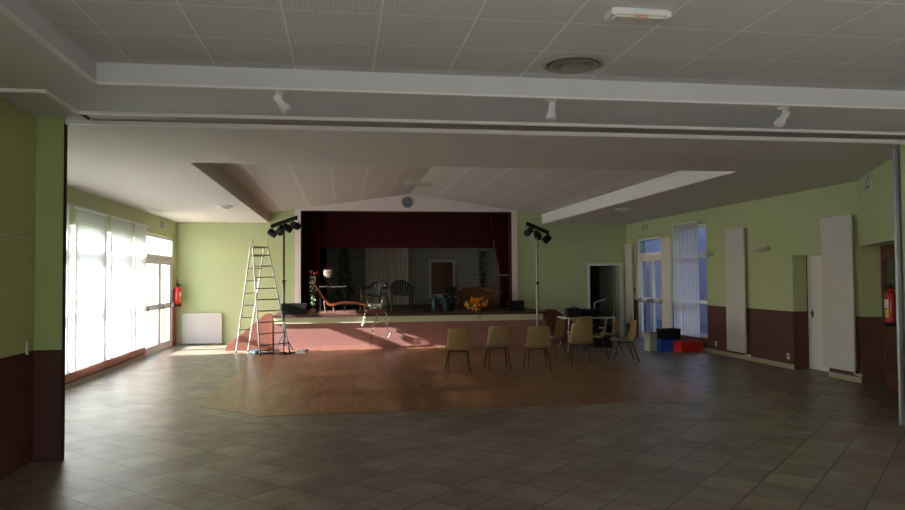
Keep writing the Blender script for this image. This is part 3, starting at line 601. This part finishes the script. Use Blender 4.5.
# garden armchairs
def garden_chair(loc, rz, label):
    t = thing('garden_armchair', label, 'chair', loc, rz, 'dark plastic armchairs on stage')
    # the chair faces -y
    MB().sheet(lambda u, v: ((u-.5)*.44, -.22+.42*v, .37+.02*math.cos(math.pi*(u-.5)*2)*-1), 6, 6).build('seat', 'garden_plastic', t, solid=.02, smooth=True)
    m = MB()
    n_ = 9
    for k in range(n_):        # fan back of slats
        a = (k/(n_-1)-.5)*2
        top = .70-.16*a*a
        m.hexa([(a*.19-.019, .19-.03*a*a*2, .37), (a*.19+.019, .19-.03*a*a*2, .37), (a*.19+.019, .205-.03*a*a*2, .37), (a*.19-.019, .205-.03*a*a*2, .37)],
               [(a*.25-.024, .27-.09*a*a, top), (a*.25+.024, .27-.09*a*a, top), (a*.25+.024, .285-.09*a*a, top), (a*.25-.024, .285-.09*a*a, top)])
    m.build('back_slats', 'garden_plastic', t)
    MB().tube([(-.27, -.18, .55), (-.275, .12, .55), (-.25, .19, .56), (-.2, .24, .63), (-.1, .275, .70), (0, .28, .715), (.1, .275, .70), (.2, .24, .63), (.25, .19, .56), (.275, .12, .55), (.27, -.18, .55)], .022, 8).build('armrest_rim', 'garden_plastic', t, smooth=True)
    for sx in (-1, 1):
        MB().tube([(sx*.27, -.19, .55), (sx*.24, -.21, .3), (sx*.26, -.23, 0)], .022, 8, r1=.017).build('leg', 'garden_plastic', t, smooth=True)
        MB().tube([(sx*.22, .19, .37), (sx*.24, .24, 0)], .022, 8, r1=.017).build('leg', 'garden_plastic', t, smooth=True)
garden_chair((.78, 17.5, ZG), -.55, 'dark plastic garden armchair turned sideways behind the orange chaise')
garden_chair((1.43, 17.6, ZG), 0, 'dark plastic garden armchair facing the hall before the net curtain')
# chaise: curved orange lounger
t = thing('wooden_chaise', 'curved orange wooden lounger stretched behind the stage edge', 'lounger', (0, 17.0, ZG))
prof = [(-.68, .70), (-.62, .66), (-.52, .52), (-.42, .36), (-.33, .24), (-.26, .20), (-.1, .235), (.1, .26), (.3, .25), (.5, .205), (.64, .16)]
for yy in (-.22, .18):
    m = MB(); nn = len(prof)
    top = prof; 
    m.prism([(x, z) for x, z in prof]+[(x, z-.05) for x, z in prof[::-1]], 1, yy, yy+.035); m.build('side_rail', 'chaise_wood', t)
m = MB()
for i in range(len(prof)-1):
    for q in (.15, .6):
        x = prof[i][0]+(prof[i+1][0]-prof[i][0])*q; z = prof[i][1]+(prof[i+1][1]-prof[i][1])*q
        m.box((x-.018, -.185, z-.03), (x+.018, .18, z-.012))
m.build('slats', 'chaise_wood', t)
for x, z in ((-.40, .27), (-.2, .17), (.5, .16)):
    for yy in (-.2, .2): MB().tube([(x, yy, z), (x+.04, yy, 0)], .014, 8).build('leg', 'brown_leg', t)
# flower pot at the left
def plant(name, label, cat, loc, parts, group=None):
    t = thing(name, label, cat, loc, 0, group)
    for nm, mt, fn in parts:
        m = MB(); fn(m); m.build(nm, mt, t)
    return t
def rnd(a): return random.uniform(-a, a)
def stems(m):
    for k in range(6): m.tube([(rnd(.02), rnd(.02), .13), (rnd(.06), rnd(.05), .5), (rnd(.08), rnd(.06), .9+rnd(.12))], .005, 5)
def leaves_col(m):
    for k in range(130):
        z = random.uniform(.16, 1.0); m.leaf((rnd(.05), rnd(.05), z), (rnd(1), rnd(1), random.uniform(-.3, .8)), random.uniform(.05, .1), .03)
def wh_fl(m):
    for k in range(26):
        z = random.uniform(.25, 1.12); m.ball((rnd(.07), -.05+rnd(.05), z), .011, 6)
def red_fl(m):
    for k in range(8): m.ball((.06+rnd(.07), rnd(.05), 1.06+rnd(.04)), .018, 6)
plant('potted_flower', 'tall slim flowering plant in a pink pot on the left stage edge', 'potted plant', (-.63, 16.35, ZG),
      [('pot', 'terracotta_pink', lambda m: m.lathe([(.05, 0), (.068, .12), (.075, .12), (.075, .14), (.06, .14)], seg=16)), ('stems', 'leaf_green', stems), ('leaves', 'leaf_green', leaves_col), ('white_flowers', 'white_petal', wh_fl), ('red_flowers', 'red_plastic', red_fl)]).scale = (.9, .9, .87)
t = thing('christmas_tree', 'dark slim artificial fir tree at the back left of the stage', 'tree', (.06, 18.9, ZG))
MB().tube([(0, 0, 0), (0, 0, 1.5)], .018, 8).build('trunk', 'brown_leg', t)
m = MB()
for k in range(1100):
    z = random.uniform(.2, 1.6); r_ = .30*(1.66-z)/1.46*(.75+.25*math.sin(z*16)); a = random.uniform(0, 6.283)
    q = random.uniform(.25, 1); m.leaf((math.cos(a)*r_*q, math.sin(a)*r_*q, z), (math.cos(a), math.sin(a), -.25), .09, .03)
m.build('foliage', 'fir_green', t)
MB().lathe([(.14, 0), (.13, .04), (.03, .05)], seg=12).build('stand', 'black_paint', t)
t = thing('side_table', 'narrow dark table behind the lounger at the back left of the stage', 'table', (-.22, 17.7, ZG))
MB().box((-.32, -.15, .58), (.32, .15, .60)).build('table_top', 'pale_grey', t)
for sx in (-1, 1):
    for s_ in (-1, 1): MB().box((sx*.29-.015, s_*.12-.015, 0), (sx*.29+.015, s_*.12+.015, .58)).build('leg', 'black_paint', t)
t = thing('figure_head', 'round white bearded figure head with dark red cap above the stage table', 'ornament', (-.33, 17.72, ZG+.60))  # head of a bearded figure in a red cap, simplified to a ball
MB().lathe([(.06, 0), (.05, .03), (.012, .05), (.012, .22)], seg=12).build('stand', 'black_paint', t)
MB().ball((0, 0, .32), .11, 14, 1.05).build('ball', 'ball_white', t, smooth=True)
MB().lathe([(.10, .0), (.10, .03), (.075, .07), (.035, .095), (.01, .10)], o=(0, 0, .385), seg=16).build('red_cap', 'red_velvet', t, smooth=True)
MB().lathe([(.104, 0), (.108, .008), (.104, .016)], o=(0, 0, .38), seg=16).build('white_rim', 'ball_white', t, smooth=True)
# centre planter with white flowers and a trailing garland
t = thing('flower_planter', 'low wooden planter of white flowers trailing over the stage front', 'planter', (.76, 16.32, ZG))
MB().box((-.24, -.1, 0), (.24, .1, .10)).build('box', 'step_brick', t, bevel=.01)
m = MB()
for k in range(60): m.leaf((rnd(.2), rnd(.08), .09), (rnd(1), rnd(1), .8), .12, .04)
m.build('leaves', 'leaf_green', t)
for k in range(42):
    x = rnd(.17); MB().ball((x, -.03+rnd(.06), .16+.10*max(0, x)+rnd(.04)+(.07 if x > .1 and k % 2 else 0)), .025, 6).build('flower', 'white_petal', t)
def trail(pts, nl, parent, nf=8):
    m = MB(); m.tube(pts, .004, 5); m.build('stem', 'leaf_green', parent)
    m = MB(); f = MB(); P_ = [Vector(p) for p in pts]
    for k in range(nl):
        q = random.random()*(len(P_)-1); i = int(q); p = P_[i].lerp(P_[i+1], q-i)
        m.leaf(p, (rnd(1), -abs(rnd(.5)), rnd(1)), .055, .03)
        if k < nf: f.ball(p+Vector((rnd(.02), -.02, rnd(.02))), .017, 6)
    m.build('trailing_leaves', 'leaf_green', parent); f.build('trailing_flowers', 'white_petal', parent)
trail([(-.2, -.10, .06), (-.26, -.22, .0), (-.27, -.26, -.15), (-.31, -.26, -.24)], 16, t, 10)
trail([(.2, -.10, .06), (.22, -.26, -.02), (.22, -.26, -.22), (.27, -.27, -.44), (.25, -.27, -.5)], 24, t, 16)
trail([(-.02, -.10, .04), (.0, -.26, -.02), (-.05, -.27, -.25), (-.1, -.27, -.5), (-.15, -.27, -.66)], 18, t, 2)
# right: orange flowers, wicker bench, teal cans, ivy
t = thing('orange_bouquet', 'bouquet of orange and yellow flowers on the right stage edge', 'flowers', (3.05, 16.45, ZG))
MB().lathe([(.07, 0), (.10, .08), (.12, .13), (.10, .13)], seg=16).build('bowl', 'wicker', t, smooth=True)
m = MB()
for k in range(50): m.leaf((rnd(.15), rnd(.08), .1), (rnd(1), rnd(1), .7), .14, .05)
m.build('leaves', 'leaf_green', t)
for nm, mt, cnt, x0, zz in (('orange_flower', 'orange_petal', 26, .05, .22), ('yellow_flower', 'yellow_petal', 20, -.1, .15)):
    for k in range(cnt):
        m = MB()
        c = Vector((x0+rnd(.19), -.06+rnd(.07), zz+rnd(.10)))
        for j in range(5): a = j*1.257+k; m.leaf(c, (math.cos(a), -.5, math.sin(a)), .046, .034)
        m.build(nm, mt, t)
trail([(0, -.1, .1), (-.02, -.39, .0), (-.03, -.395, -.10), (.03, -.395, -.14)], 14, t, 0)
t = thing('wicker_sofa', 'low brown wicker sofa with curved back behind the orange flowers', 'sofa', (3.3, 17.4, ZG))
MB().tube([(-.52, -.05, .33), (-.50, .12, .40), (-.35, .25, .48), (0, .3, .51), (.35, .25, .50), (.5, .12, .47), (.52, -.1, .42)], .04, 10).build('top_rail', 'wicker', t, smooth=True)
MB().sheet(lambda u, v: (-.50*math.cos(math.pi*u)*(.9+.1*v), -.05+.33*math.sin(math.pi*u)**.6, .2+v*(.17+.10*math.sin(math.pi*u))), 18, 4).build('backrest', 'wicker', t, solid=.02, smooth=True)
MB().box((-.47, -.22, .14), (.47, .22, .22)).build('seat', 'wicker', t, bevel=.03)
for sx in (-1, 1):
    for s_ in (-1, 1): MB().tube([(sx*.42, s_*.18, .14), (sx*.44, s_*.2, 0)], .02, 8).build('leg', 'brown_leg', t)
for x, lb in ((2.16, 'teal watering can under the stage window, left of two'), (2.42, 'teal watering can under the stage window, right of two')):
    t = thing('watering_can', lb, 'watering can', (x, 16.9, ZG), 0, 'teal watering cans on stage')
    MB().lathe([(.08, 0), (.085, .02), (.075, .25), (.06, .28), (.05, .28)], seg=16).build('body', 'teal_plastic', t, smooth=True)
    MB().tube([(-.05, 0, .22), (-.06, 0, .36), (.02, 0, .38), (.07, 0, .3)], .012, 8).build('handle', 'teal_plastic', t, smooth=True)
    MB().tube([(.06, 0, .06), (.11, 0, .2), (.125, 0, .33)], .015, 8, r1=.01).build('spout', 'teal_plastic', t, smooth=True)
t = thing('bushy_plant', 'dark bushy plant in front of the prop window on stage', 'plant', (2.56, 17.2, ZG))
MB().lathe([(.09, 0), (.12, .16), (.1, .16)], seg=14).build('pot', 'black_plastic', t)
m = MB()
for k in range(260): a = rnd(3.14); q = random.random(); m.leaf((math.cos(a)*.12*q, math.sin(a)*.12*q, random.uniform(.15, .55)), (math.cos(a), math.sin(a), .4), .09, .05)
m.build('foliage', 'fir_green', t)
t = thing('hanging_ivy', 'ivy strand hanging down the brick backdrop at the right', 'plant', (4.06, 20.9, ZG+.35))
MB().tube([(0, 0, 0), (.02, 0, .5), (-.01, 0, 1.2)], .01, 6).build('stem', 'brown_leg', t)
m = MB()
for k in range(220): m.leaf((rnd(.08), -.02+rnd(.03), random.uniform(0, 1.2)), (rnd(1), -.6, rnd(1)), .08, .05)
m.build('leaves', 'fir_green', t)
def monitor(x0, x1, label):
    t = thing('stage_speaker', label, 'speaker', ((x0+x1)/2, 16.36, ZG), 0, 'black speakers on the stage ends'); w_ = (x1-x0)/2
    MB().prism([(-.17, 0), (.17, 0), (.17, .22), (-.13, .25), (-.17, .24)], 0, -w_, w_).build('cabinet', 'black_paint', t)
    MB().box((-w_+.02, -.178, .02), (w_-.02, -.171, .18)).build('grille', 'black_plastic', t)
monitor(-1.3, -.76, 'black stage speaker lying at the left end of the stage')
monitor(3.78, 4.13, 'black stage speaker lying at the right end of the stage')

# ------------------------------------------------------------------ aluminium stepladder
FB, FC_, FA, FD = Vector((-1.63, 15.05, 0)), Vector((-1.07, 15.51, 0)), Vector((-2.19, 15.72, 0)), Vector((-1.97, 15.92, 0))
TB, TC = Vector((-1.80, 15.28, 2.2)), Vector((-1.52, 15.50, 2.2)); TA, TD = Vector((-1.85, 15.34, 2.2)), Vector((-1.60, 15.55, 2.2))
base = Vector((-1.7, 15.45, 0))
t = thing('stepladder', 'tall aluminium stepladder standing open left of the stage', 'ladder', base)
for a, b_ in ((FB, TB), (FC_, TC), (FA, TA), (FD, TD)):
    d_ = (b_-a).normalized(); sx = Vector((.6, .8, 0)); s2 = d_.cross(sx).normalized(); m = MB(); h1, h2 = .014, .032
    a0, b0 = a-base, b_-base
    u_, v_ = Vector((.77, .64, 0))*h1*.62, Vector((-.64, .77, 0))*h2*.5
    m.hexa([a0-u_-v_, a0+u_-v_, a0+u_+v_, a0-u_+v_], [b0-u_-v_, b0+u_-v_, b0+u_+v_, b0-u_+v_]); rl = m.build('rail', 'alu', t)
    m = MB(); u_, v_ = u_*1.25, v_*1.15; m.hexa([a0-u_-v_, a0+u_-v_, a0+u_+v_, a0-u_+v_], [q+d_*.05 for q in (a0-u_-v_, a0+u_-v_, a0+u_+v_, a0-u_+v_)]); m.build('rubber_foot', 'black_plastic', rl)
for (a, b_, ta, tb, cnt, r_) in ((FB, FC_, TB, TC, 9, .013), (FA, FD, TA, TD, 8, .011)):
    for k in range(cnt):
        q = (k+.9)/(cnt+.6); p0 = a.lerp(ta, q)-base; p1 = b_.lerp(tb, q)-base; MB().tube([p0, p1], r_, 8).build('rung', 'grey_alu', t)
m = MB(); m.tube([TB-base, TC-base], .02, 8); m.tube([TA-base, TD-base], .02, 8); m.build('top_bar', 'grey_alu', t)
for p0 in (TB, TC): MB().tube([p0-base, p0-base+Vector((.01, 0, .17))], .007, 6).build('guide_pin', 'grey_alu', t)
MB().tube([FA.lerp(TA, .45)-base, FB.lerp(TB, .5)-base], .006, 6).build('stay', 'alu', t)
MB().tube([FD.lerp(TD, .30)-base, FB.lerp(TB, .42)-base], .006, 6).build('stay', 'alu', t)

# ------------------------------------------------------------------ light stands with lamp bars
def light_stand(x, y, h, bar, label, pole_mat):
    t = thing('lighting_stand', label, 'light stand', (x, y, 0), 0, 'tripod lighting stands before the stage')
    MB().tube([(0, 0, .12), (0, 0, h*.55)], .022, 12).build('lower_pole', pole_mat, t, smooth=True)
    MB().tube([(0, 0, h*.55), (0, 0, h)], .015, 12).build('upper_pole', 'black_paint' if pole_mat == 'black_paint' else 'alu', t, smooth=True)
    MB().lathe([(.03, 0), (.034, .03), (.03, .07)], o=(0, 0, h*.53), seg=12).build('collar', 'black_plastic', t)
    kn = MB().tube([(.02, 0, h*.55), (.06, 0, h*.55)], .01, 8).build('knob', 'black_plastic', t)
    for k in range(3):
        a = .6+k*2.094; MB().tube([(0, 0, .38), (.23*math.cos(a), .23*math.sin(a), .012)], .011, 8).build('leg', 'black_paint', t)
        MB().tube([(0, 0, .14), (.14*math.cos(a), .14*math.sin(a), .145)], .007, 6).build('brace', 'black_paint', t)
    b0, b1 = Vector(bar[0])-Vector((x, y, 0)), Vector(bar[1])-Vector((x, y, 0)); d_ = (b1-b0).normalized(); sd = d_.cross(Vector((0, 0, 1))).normalized()*.035; uz = Vector((0, 0, .04))
    MB().hexa([b0-sd-uz, b0+sd-uz, b0+sd+uz, b0-sd+uz], [b1-sd-uz, b1+sd-uz, b1+sd+uz, b1-sd+uz]).build('cross_bar', 'black_paint', t, bevel=.01)
    m = MB(); m.tube([Vector((.02, -.02, 0))+p_ for p_ in (Vector((0, 0, h-.1)), Vector((.0, 0, h*.7)), Vector((.015, 0, h*.4)), Vector((.03, 0, .1)))], .005, 6); m.build('cable', 'cable_black', t)
    return t
def par_can(anchor, aim, label, size=1.0):
    t = thing('stage_spotlight', label, 'spotlight', anchor, 0, 'black par spotlights on the lighting bars'); t.scale = (.84, .84, .84)
    a = Vector(aim).normalized(); c = Vector((0, 0, -.155)); side = a.cross(Vector((0, 0, 1))).normalized()
    MB().lathe([(.04, -.13), (.075, -.12), (.088, -.04), (.092, .10), (.086, .10), (.08, .02)], o=c, axis=a, seg=20).build('can', 'black_paint', t, smooth=True)
    MB().lathe([(.078, .045), (.078, .05)], o=c, axis=a, seg=20).build('lens', 'pale_grey', t)
    s_ = side*.098
    MB().tube([c-s_, Vector((0, 0, -.04))-s_, Vector((0, 0, -.012))-s_*.5, Vector((0, 0, -.012))+s_*.5, Vector((0, 0, -.04))+s_, c+s_], .008, 6).build('yoke', 'black_paint', t)
    p0 = c+a*.10; MB().hexa([p0-side*.08+Vector((0,0,.09)), p0+side*.08+Vector((0,0,.09)), p0+side*.08+Vector((0,0,.095)), p0-side*.08+Vector((0,0,.095))],
        [p0+a*.07-side*.08+Vector((0,0,.12)), p0+a*.07+side*.08+Vector((0,0,.12)), p0+a*.07+side*.08+Vector((0,0,.125)), p0+a*.07-side*.08+Vector((0,0,.125))]).build('barn_door', 'black_paint', t)
LB = ((-1.49, 15.92, 2.67), (-.93, 15.70, 2.85))
light_stand(-1.22, 15.82, 2.73, LB, 'black tripod lighting stand beside the stepladder', 'black_paint')
for q, aim, lb in ((.06, (.8, .2, -.5), 'black stage spotlight, leftmost on the bar beside the stepladder'), (.36, (-.3, .5, -.5), 'black stage spotlight, second from left on the bar beside the stepladder'), (.64, (.8, .4, -.45), 'black stage spotlight, third from left on the bar beside the stepladder'), (.93, (.5, .7, -.2), 'black stage spotlight, at the raised right end of the left bar')):
    p = Vector(LB[0]).lerp(Vector(LB[1]), q); par_can((p.x, p.y, p.z-.03), aim, lb)
RB = ((3.97, 15.30, 2.71), (4.50, 15.45, 2.52))
light_stand(4.21, 15.36, 2.60, RB, 'pale-poled lighting stand before the right end of the stage', 'alu')
for q, aim, lb in ((.1, (-.3, .8, -.4), 'black stage spotlight, left end of the right lighting bar'), (.5, (.5, .8, -.6), 'black stage spotlight, middle of the right lighting bar'), (.92, (-.7, .2, -.6), 'black stage spotlight, right end of the right bar, tilted down left')):
    p = Vector(RB[0]).lerp(Vector(RB[1]), q); par_can((p.x, p.y, p.z-.03), aim, lb)

# cables and bits on the floor by the ladder
m = MB(); m.tube([(-1.75, 15.35, .018), (-1.45, 15.42, .018), (-1.2, 15.2, .018), (-1.05, 15.3, .018), (-.8, 15.7, .02), (-.72, 15.9, .02)], .016, 8)
m.tube([(-1.7, 15.6, .05), (-1.5, 15.75, .05), (-1.3, 15.7, .05)], .012, 8)
m.tube([(-1.6, 15.30, .018), (-1.3, 15.35, .018), (-1.15, 15.52, .018)], .014, 8)
tag(m.build('stage_cable', 'cable_black', smooth=True), 'tangle of black cable on the floor at the foot of the lighting stand', 'cable')
t = thing('tape_roll', 'blue tape roll lying on the floor under the stepladder', 'tape', (-1.78, 15.78, 0))
MB().lathe([(.05, 0), (.10, 0), (.10, .05), (.05, .05)], seg=20).build('roll', 'tape_blue', t, smooth=True)
t = thing('white_tray', 'small white box on the parquet just right of the stepladder', 'box', (-.84, 15.25, .004))
MB().box((-.09, -.06, 0), (.11, .06, .07)).build('box', 'white_label', t, bevel=.006); MB().box((-.085, -.055, .07), (.105, .055, .085)).build('lid', 'white_trim', t, bevel=.004)

# ------------------------------------------------------------------ chairs
def make_chair():
    t = thing('shell_chair', '', 'chair', (0, 0, 0), 0, 'beige moulded chairs on the dance floor')
    # the chair faces +y; one moulded shell: seat and back
    path = [(.21, .375), (.19, .385), (.10, .375), (0, .365), (-.10, .365), (-.155, .385), (-.185, .43), (-.205, .52), (-.225, .62), (-.24, .70), (-.243, .735)]
    wd = [.19, .20, .20, .20, .20, .20, .20, .195, .185, .175, .155]
    def fn(u, v):
        q = v*(len(path)-1); i = min(int(q), len(path)-2); f = q-i
        y = path[i][0]*(1-f)+path[i+1][0]*f; z = path[i][1]*(1-f)+path[i+1][1]*f; w_ = wd[i]*(1-f)+wd[i+1]*f
        s_ = 2*u-1; c = s_*s_
        if i < 5: z += .02*c
        else: y += .035*c
        return (s_*w_, y, z)
    MB().sheet(fn, 10, 20).build('seat_shell', 'chair_shell', t, solid=.008, smooth=True)
    MB().tube([(-.15, .14, .35), (-.15, -.13, .35), (.15, -.13, .35), (.15, .14, .35), (-.15, .14, .35)], .009, 8).build('seat_frame', 'chair_leg', t, smooth=True)
    for sx in (-1, 1):
        MB().tube([(sx*.15, .13, .35), (sx*.20, .23, 0)], .0105, 8).build('leg', 'chair_leg', t, smooth=True)
        MB().tube([(sx*.15, -.12, .35), (sx*.19, -.25, 0)], .0105, 8).build('leg', 'chair_leg', t, smooth=True)
    return t
ch0 = make_chair()
CH = [((1.875, 11.72), -.10, 'beige shell chair with its back to us, leftmost of the front row of four'),
      ((2.60, 12.05), -.05, 'beige shell chair with its back to us, second from left in the front row'),
      ((3.24, 11.88), -.12, 'beige shell chair with its back to us, third in front row, before the light pole'),
      ((4.16, 12.35), -.20, 'beige shell chair with its back to us, right end of the front row of four'),
      ((3.97, 13.5), .85, 'pale sunlit shell chair turned left, behind the gap between third and fourth front chairs'),
      ((4.88, 13.60), 1.15, 'beige shell chair in profile facing left, just in front of the table with bags'),
      ((5.34, 14.12), .9, 'shaded beige shell chair half hidden behind the profile chair near the table'),
      ((5.09, 12.70), 1.45, 'beige shell chair in profile facing left, rightmost chair near the blue glass door'),
      ((4.86, 14.45), .2, 'shell chair of which only the top shows behind the right end front chair')]
for i, ((x, y), rz, lb) in enumerate(CH):
    c = ch0 if i == 0 else copy_tree(ch0)
    inside = (-1.7 < x < 4.88)
    c.location = (x, y, .004 if inside else 0); c.rotation_euler = (0, 0, rz); c['label'] = lb

# ------------------------------------------------------------------ table and its load
t = thing('folding_table', 'grey topped folding table with bags and cases before the dark doorway', 'table', (5.33, 15.35, 0))
MB().box((-.58, -.33, .64), (.58, .33, .665)).build('table_top', 'table_top', t, bevel=.004)
for sx in (-1, 1):
    for s_ in (-1, 1): MB().tube([(sx*.50, s_*.27, .64), (sx*.53, s_*.28, 0)], .014, 8).build('leg', 'chrome', t)
    MB().tube([(sx*.51, -.27, .3), (sx*.51, .27, .3)], .009, 8).build('stretcher', 'chrome', t)
t = thing('duffel_bag', 'dark rounded bag at the left end of the table', 'bag', (4.98, 15.25, .665))
MB().lathe([(.03, -.17), (.09, -.165), (.105, -.1), (.105, .1), (.09, .165), (.03, .17)], o=(0, 0, .1), axis=(1, .1, 0), seg=16).build('body', 'dark_bag', t, smooth=True)
MB().tube([(-.07, -.05, .18), (-.04, -.06, .235), (.04, -.06, .235), (.07, -.05, .18)], .008, 6).build('handle', 'black_paint', t)
t = thing('equipment_case', 'black equipment case in the middle of the table', 'case', (5.36, 15.28, .665), .1)
MB().box((-.19, -.14, 0), (.19, .14, .14)).build('body', 'black_paint', t, bevel=.015); MB().box((-.18, -.13, .14), (.18, .13, .175)).build('lid', 'dark_bag', t, bevel=.01)
MB().tube([(-.05, -.145, .09), (-.05, -.17, .09), (.05, -.17, .09), (.05, -.145, .09)], .007, 6).build('handle', 'black_plastic', t)
t = thing('soft_bag', 'low dark soft bag at the right end of the table', 'bag', (5.73, 15.3, .665), -.1)
MB().box((-.14, -.12, 0), (.14, .12, .12)).build('body', 'dark_bag', t, bevel=.04); MB().tube([(-.06, 0, .12), (-.04, 0, .17), (.04, 0, .17), (.06, 0, .12)], .007, 6).build('handle', 'black_paint', t)
t = thing('desk_lamp', 'thin white angled lamp arm rising behind the bags', 'lamp', (5.56, 15.52, .665), 0)
MB().lathe([(.06, 0), (.055, .015), (.01, .02)], seg=14).build('base', 'white_metal', t)
MB().tube([(0, 0, .02), (0, 0, .30)], .011, 8).build('pole', 'white_metal', t); MB().tube([(0, 0, .29), (.12, 0, .345), (.27, 0, .37)], .008, 8).build('arm', 'white_metal', t)
t = thing('amplifier_box', 'black amplifier box on the floor under the table', 'speaker', (5.62, 15.3, 0))
MB().box((-.2, -.16, 0), (.2, .2, .5)).build('cabinet', 'black_paint', t, bevel=.01); MB().box((-.18, -.168, .03), (.18, -.161, .4)).build('grille', 'black_plastic', t); MB().box((-.1, -.17, .42), (.06, -.161, .45)).build('badge', 'white_label', t)
# store room shelf seen in the dark doorway
t = thing('storage_shelf', 'dark metal shelf loaded with boxes inside the dark doorway', 'shelf', (6.75, 19.7, 0))
for z in (.2, .62, 1.04, 1.46, 1.88): MB().box((-.55, -.2, z), (.55, .2, z+.03)).build('shelf_board', 'black_paint', t)
for sx in (-1, 1):
    for s_ in (-1, 1): MB().box((sx*.56-.015, s_*.2-.015, 0), (sx*.56+.015, s_*.2+.015, 2.0)).build('post', 'black_paint', t)
k = 0
for z in (.23, .65, 1.07, 1.49):
    for x, w_, h in ((-.32, .15, .26), (.02, .14, .2), (.33, .12, .3)):
        b_ = thing('storage_box', 'dark box in the store room, %s on the %s shelf' % (['left', 'middle', 'right'][k % 3], ['lowest', 'second', 'third', 'fourth'][k//3]), 'box', (6.75+x, 19.68, z), 0, 'boxes on the store room shelf')
        MB().box((-w_, -.15, 0), (w_, .15, h-.02)).build('body', 'dark_bag', b_, bevel=.01); MB().box((-w_-.005, -.155, h-.02), (w_+.005, .155, h)).build('lid', 'black_plastic', b_); k += 1

# ------------------------------------------------------------------ crates by the right window
def crate(loc, rz, w_, d_, h, mt, label):
    t = thing('plastic_crate', label, 'crate', loc, rz); m = MB(); q = .008; tp = .93
    def ringpts(s_, z): return [(-w_*s_, -d_*s_, z), (w_*s_, -d_*s_, z), (w_*s_, d_*s_, z), (-w_*s_, d_*s_, z)]
    bm = m.bm; o0 = [bm.verts.new(p) for p in ringpts(tp, 0)]; o1 = [bm.verts.new(p) for p in ringpts(1, h)]
    i0 = [bm.verts.new(p) for p in ringpts(tp-.05, .01)]; i1 = [bm.verts.new(p) for p in ringpts(.95, h)]
    bm.faces.new(o0[::-1]); bm.faces.new(i0)
    for k in range(4):
        j = (k+1) % 4; bm.faces.new((o0[k], o0[j], o1[j], o1[k])); bm.faces.new((i0[j], i0[k], i1[k], i1[j])); bm.faces.new((o1[k], o1[j], i1[j], i1[k]))
    m.build('shell', mt, t)
    m = MB(); m.box((-w_-.012, -d_-.012, h-.025), (w_+.012, -d_+.001, h)); m.box((-w_-.012, d_-.001, h-.025), (w_+.012, d_+.012, h)); m.box((-w_-.012, -d_, h-.025), (-w_+.001, d_, h)); m.box((w_-.001, -d_, h-.025), (w_+.012, d_, h))
    for s_ in (-.5, 0, .5): m.box((w_*s_-.006, -d_-.004, .02), (w_*s_+.006, -d_*.93, h-.03))
    m.build('rim', mt, t); MB().box((-.05, -d_-.014, h*.62), (.05, -d_-.004, h*.78)).build('grip', mt, t); return t
crate((6.62, 14.2, 0), .05, .17, .13, .25, 'blue_plastic', 'blue plastic crate on the floor under the black box')
cr2 = crate((6.98, 13.97, 0), .12, .25, .17, .21, 'red_plastic', 'red plastic crate in front of the right window')
t = thing('black_box', 'black lidded box stacked on the blue crate', 'box', (6.68, 14.2, .252), .05)
MB().box((-.20, -.14, 0), (.20, .14, .18)).build('body', 'black_plastic', t, bevel=.01); MB().box((-.21, -.15, .18), (.21, .15, .21)).build('lid', 'black_paint', t, bevel=.008)
t = thing('pedal_bin', 'slim pale grey bin before the blue glass door', 'bin', (6.36, 14.35, 0), .1)
MB().box((-.09, -.1, 0), (.09, .1, .36)).build('body', 'beige_box', t, bevel=.01); MB().box((-.095, -.105, .36), (.095, .105, .385)).build('lid', 'pale_grey', t, bevel=.008)
m = MB(); m.tube([(6.85, 13.66, .012), (7.0, 13.62, .012), (7.1, 13.66, .012), (7.2, 13.6, .012)], .012, 8)
tag(m.build('loose_cable', 'pale_grey', smooth=True), 'short pale cable on the floor in front of the red crate', 'cable')
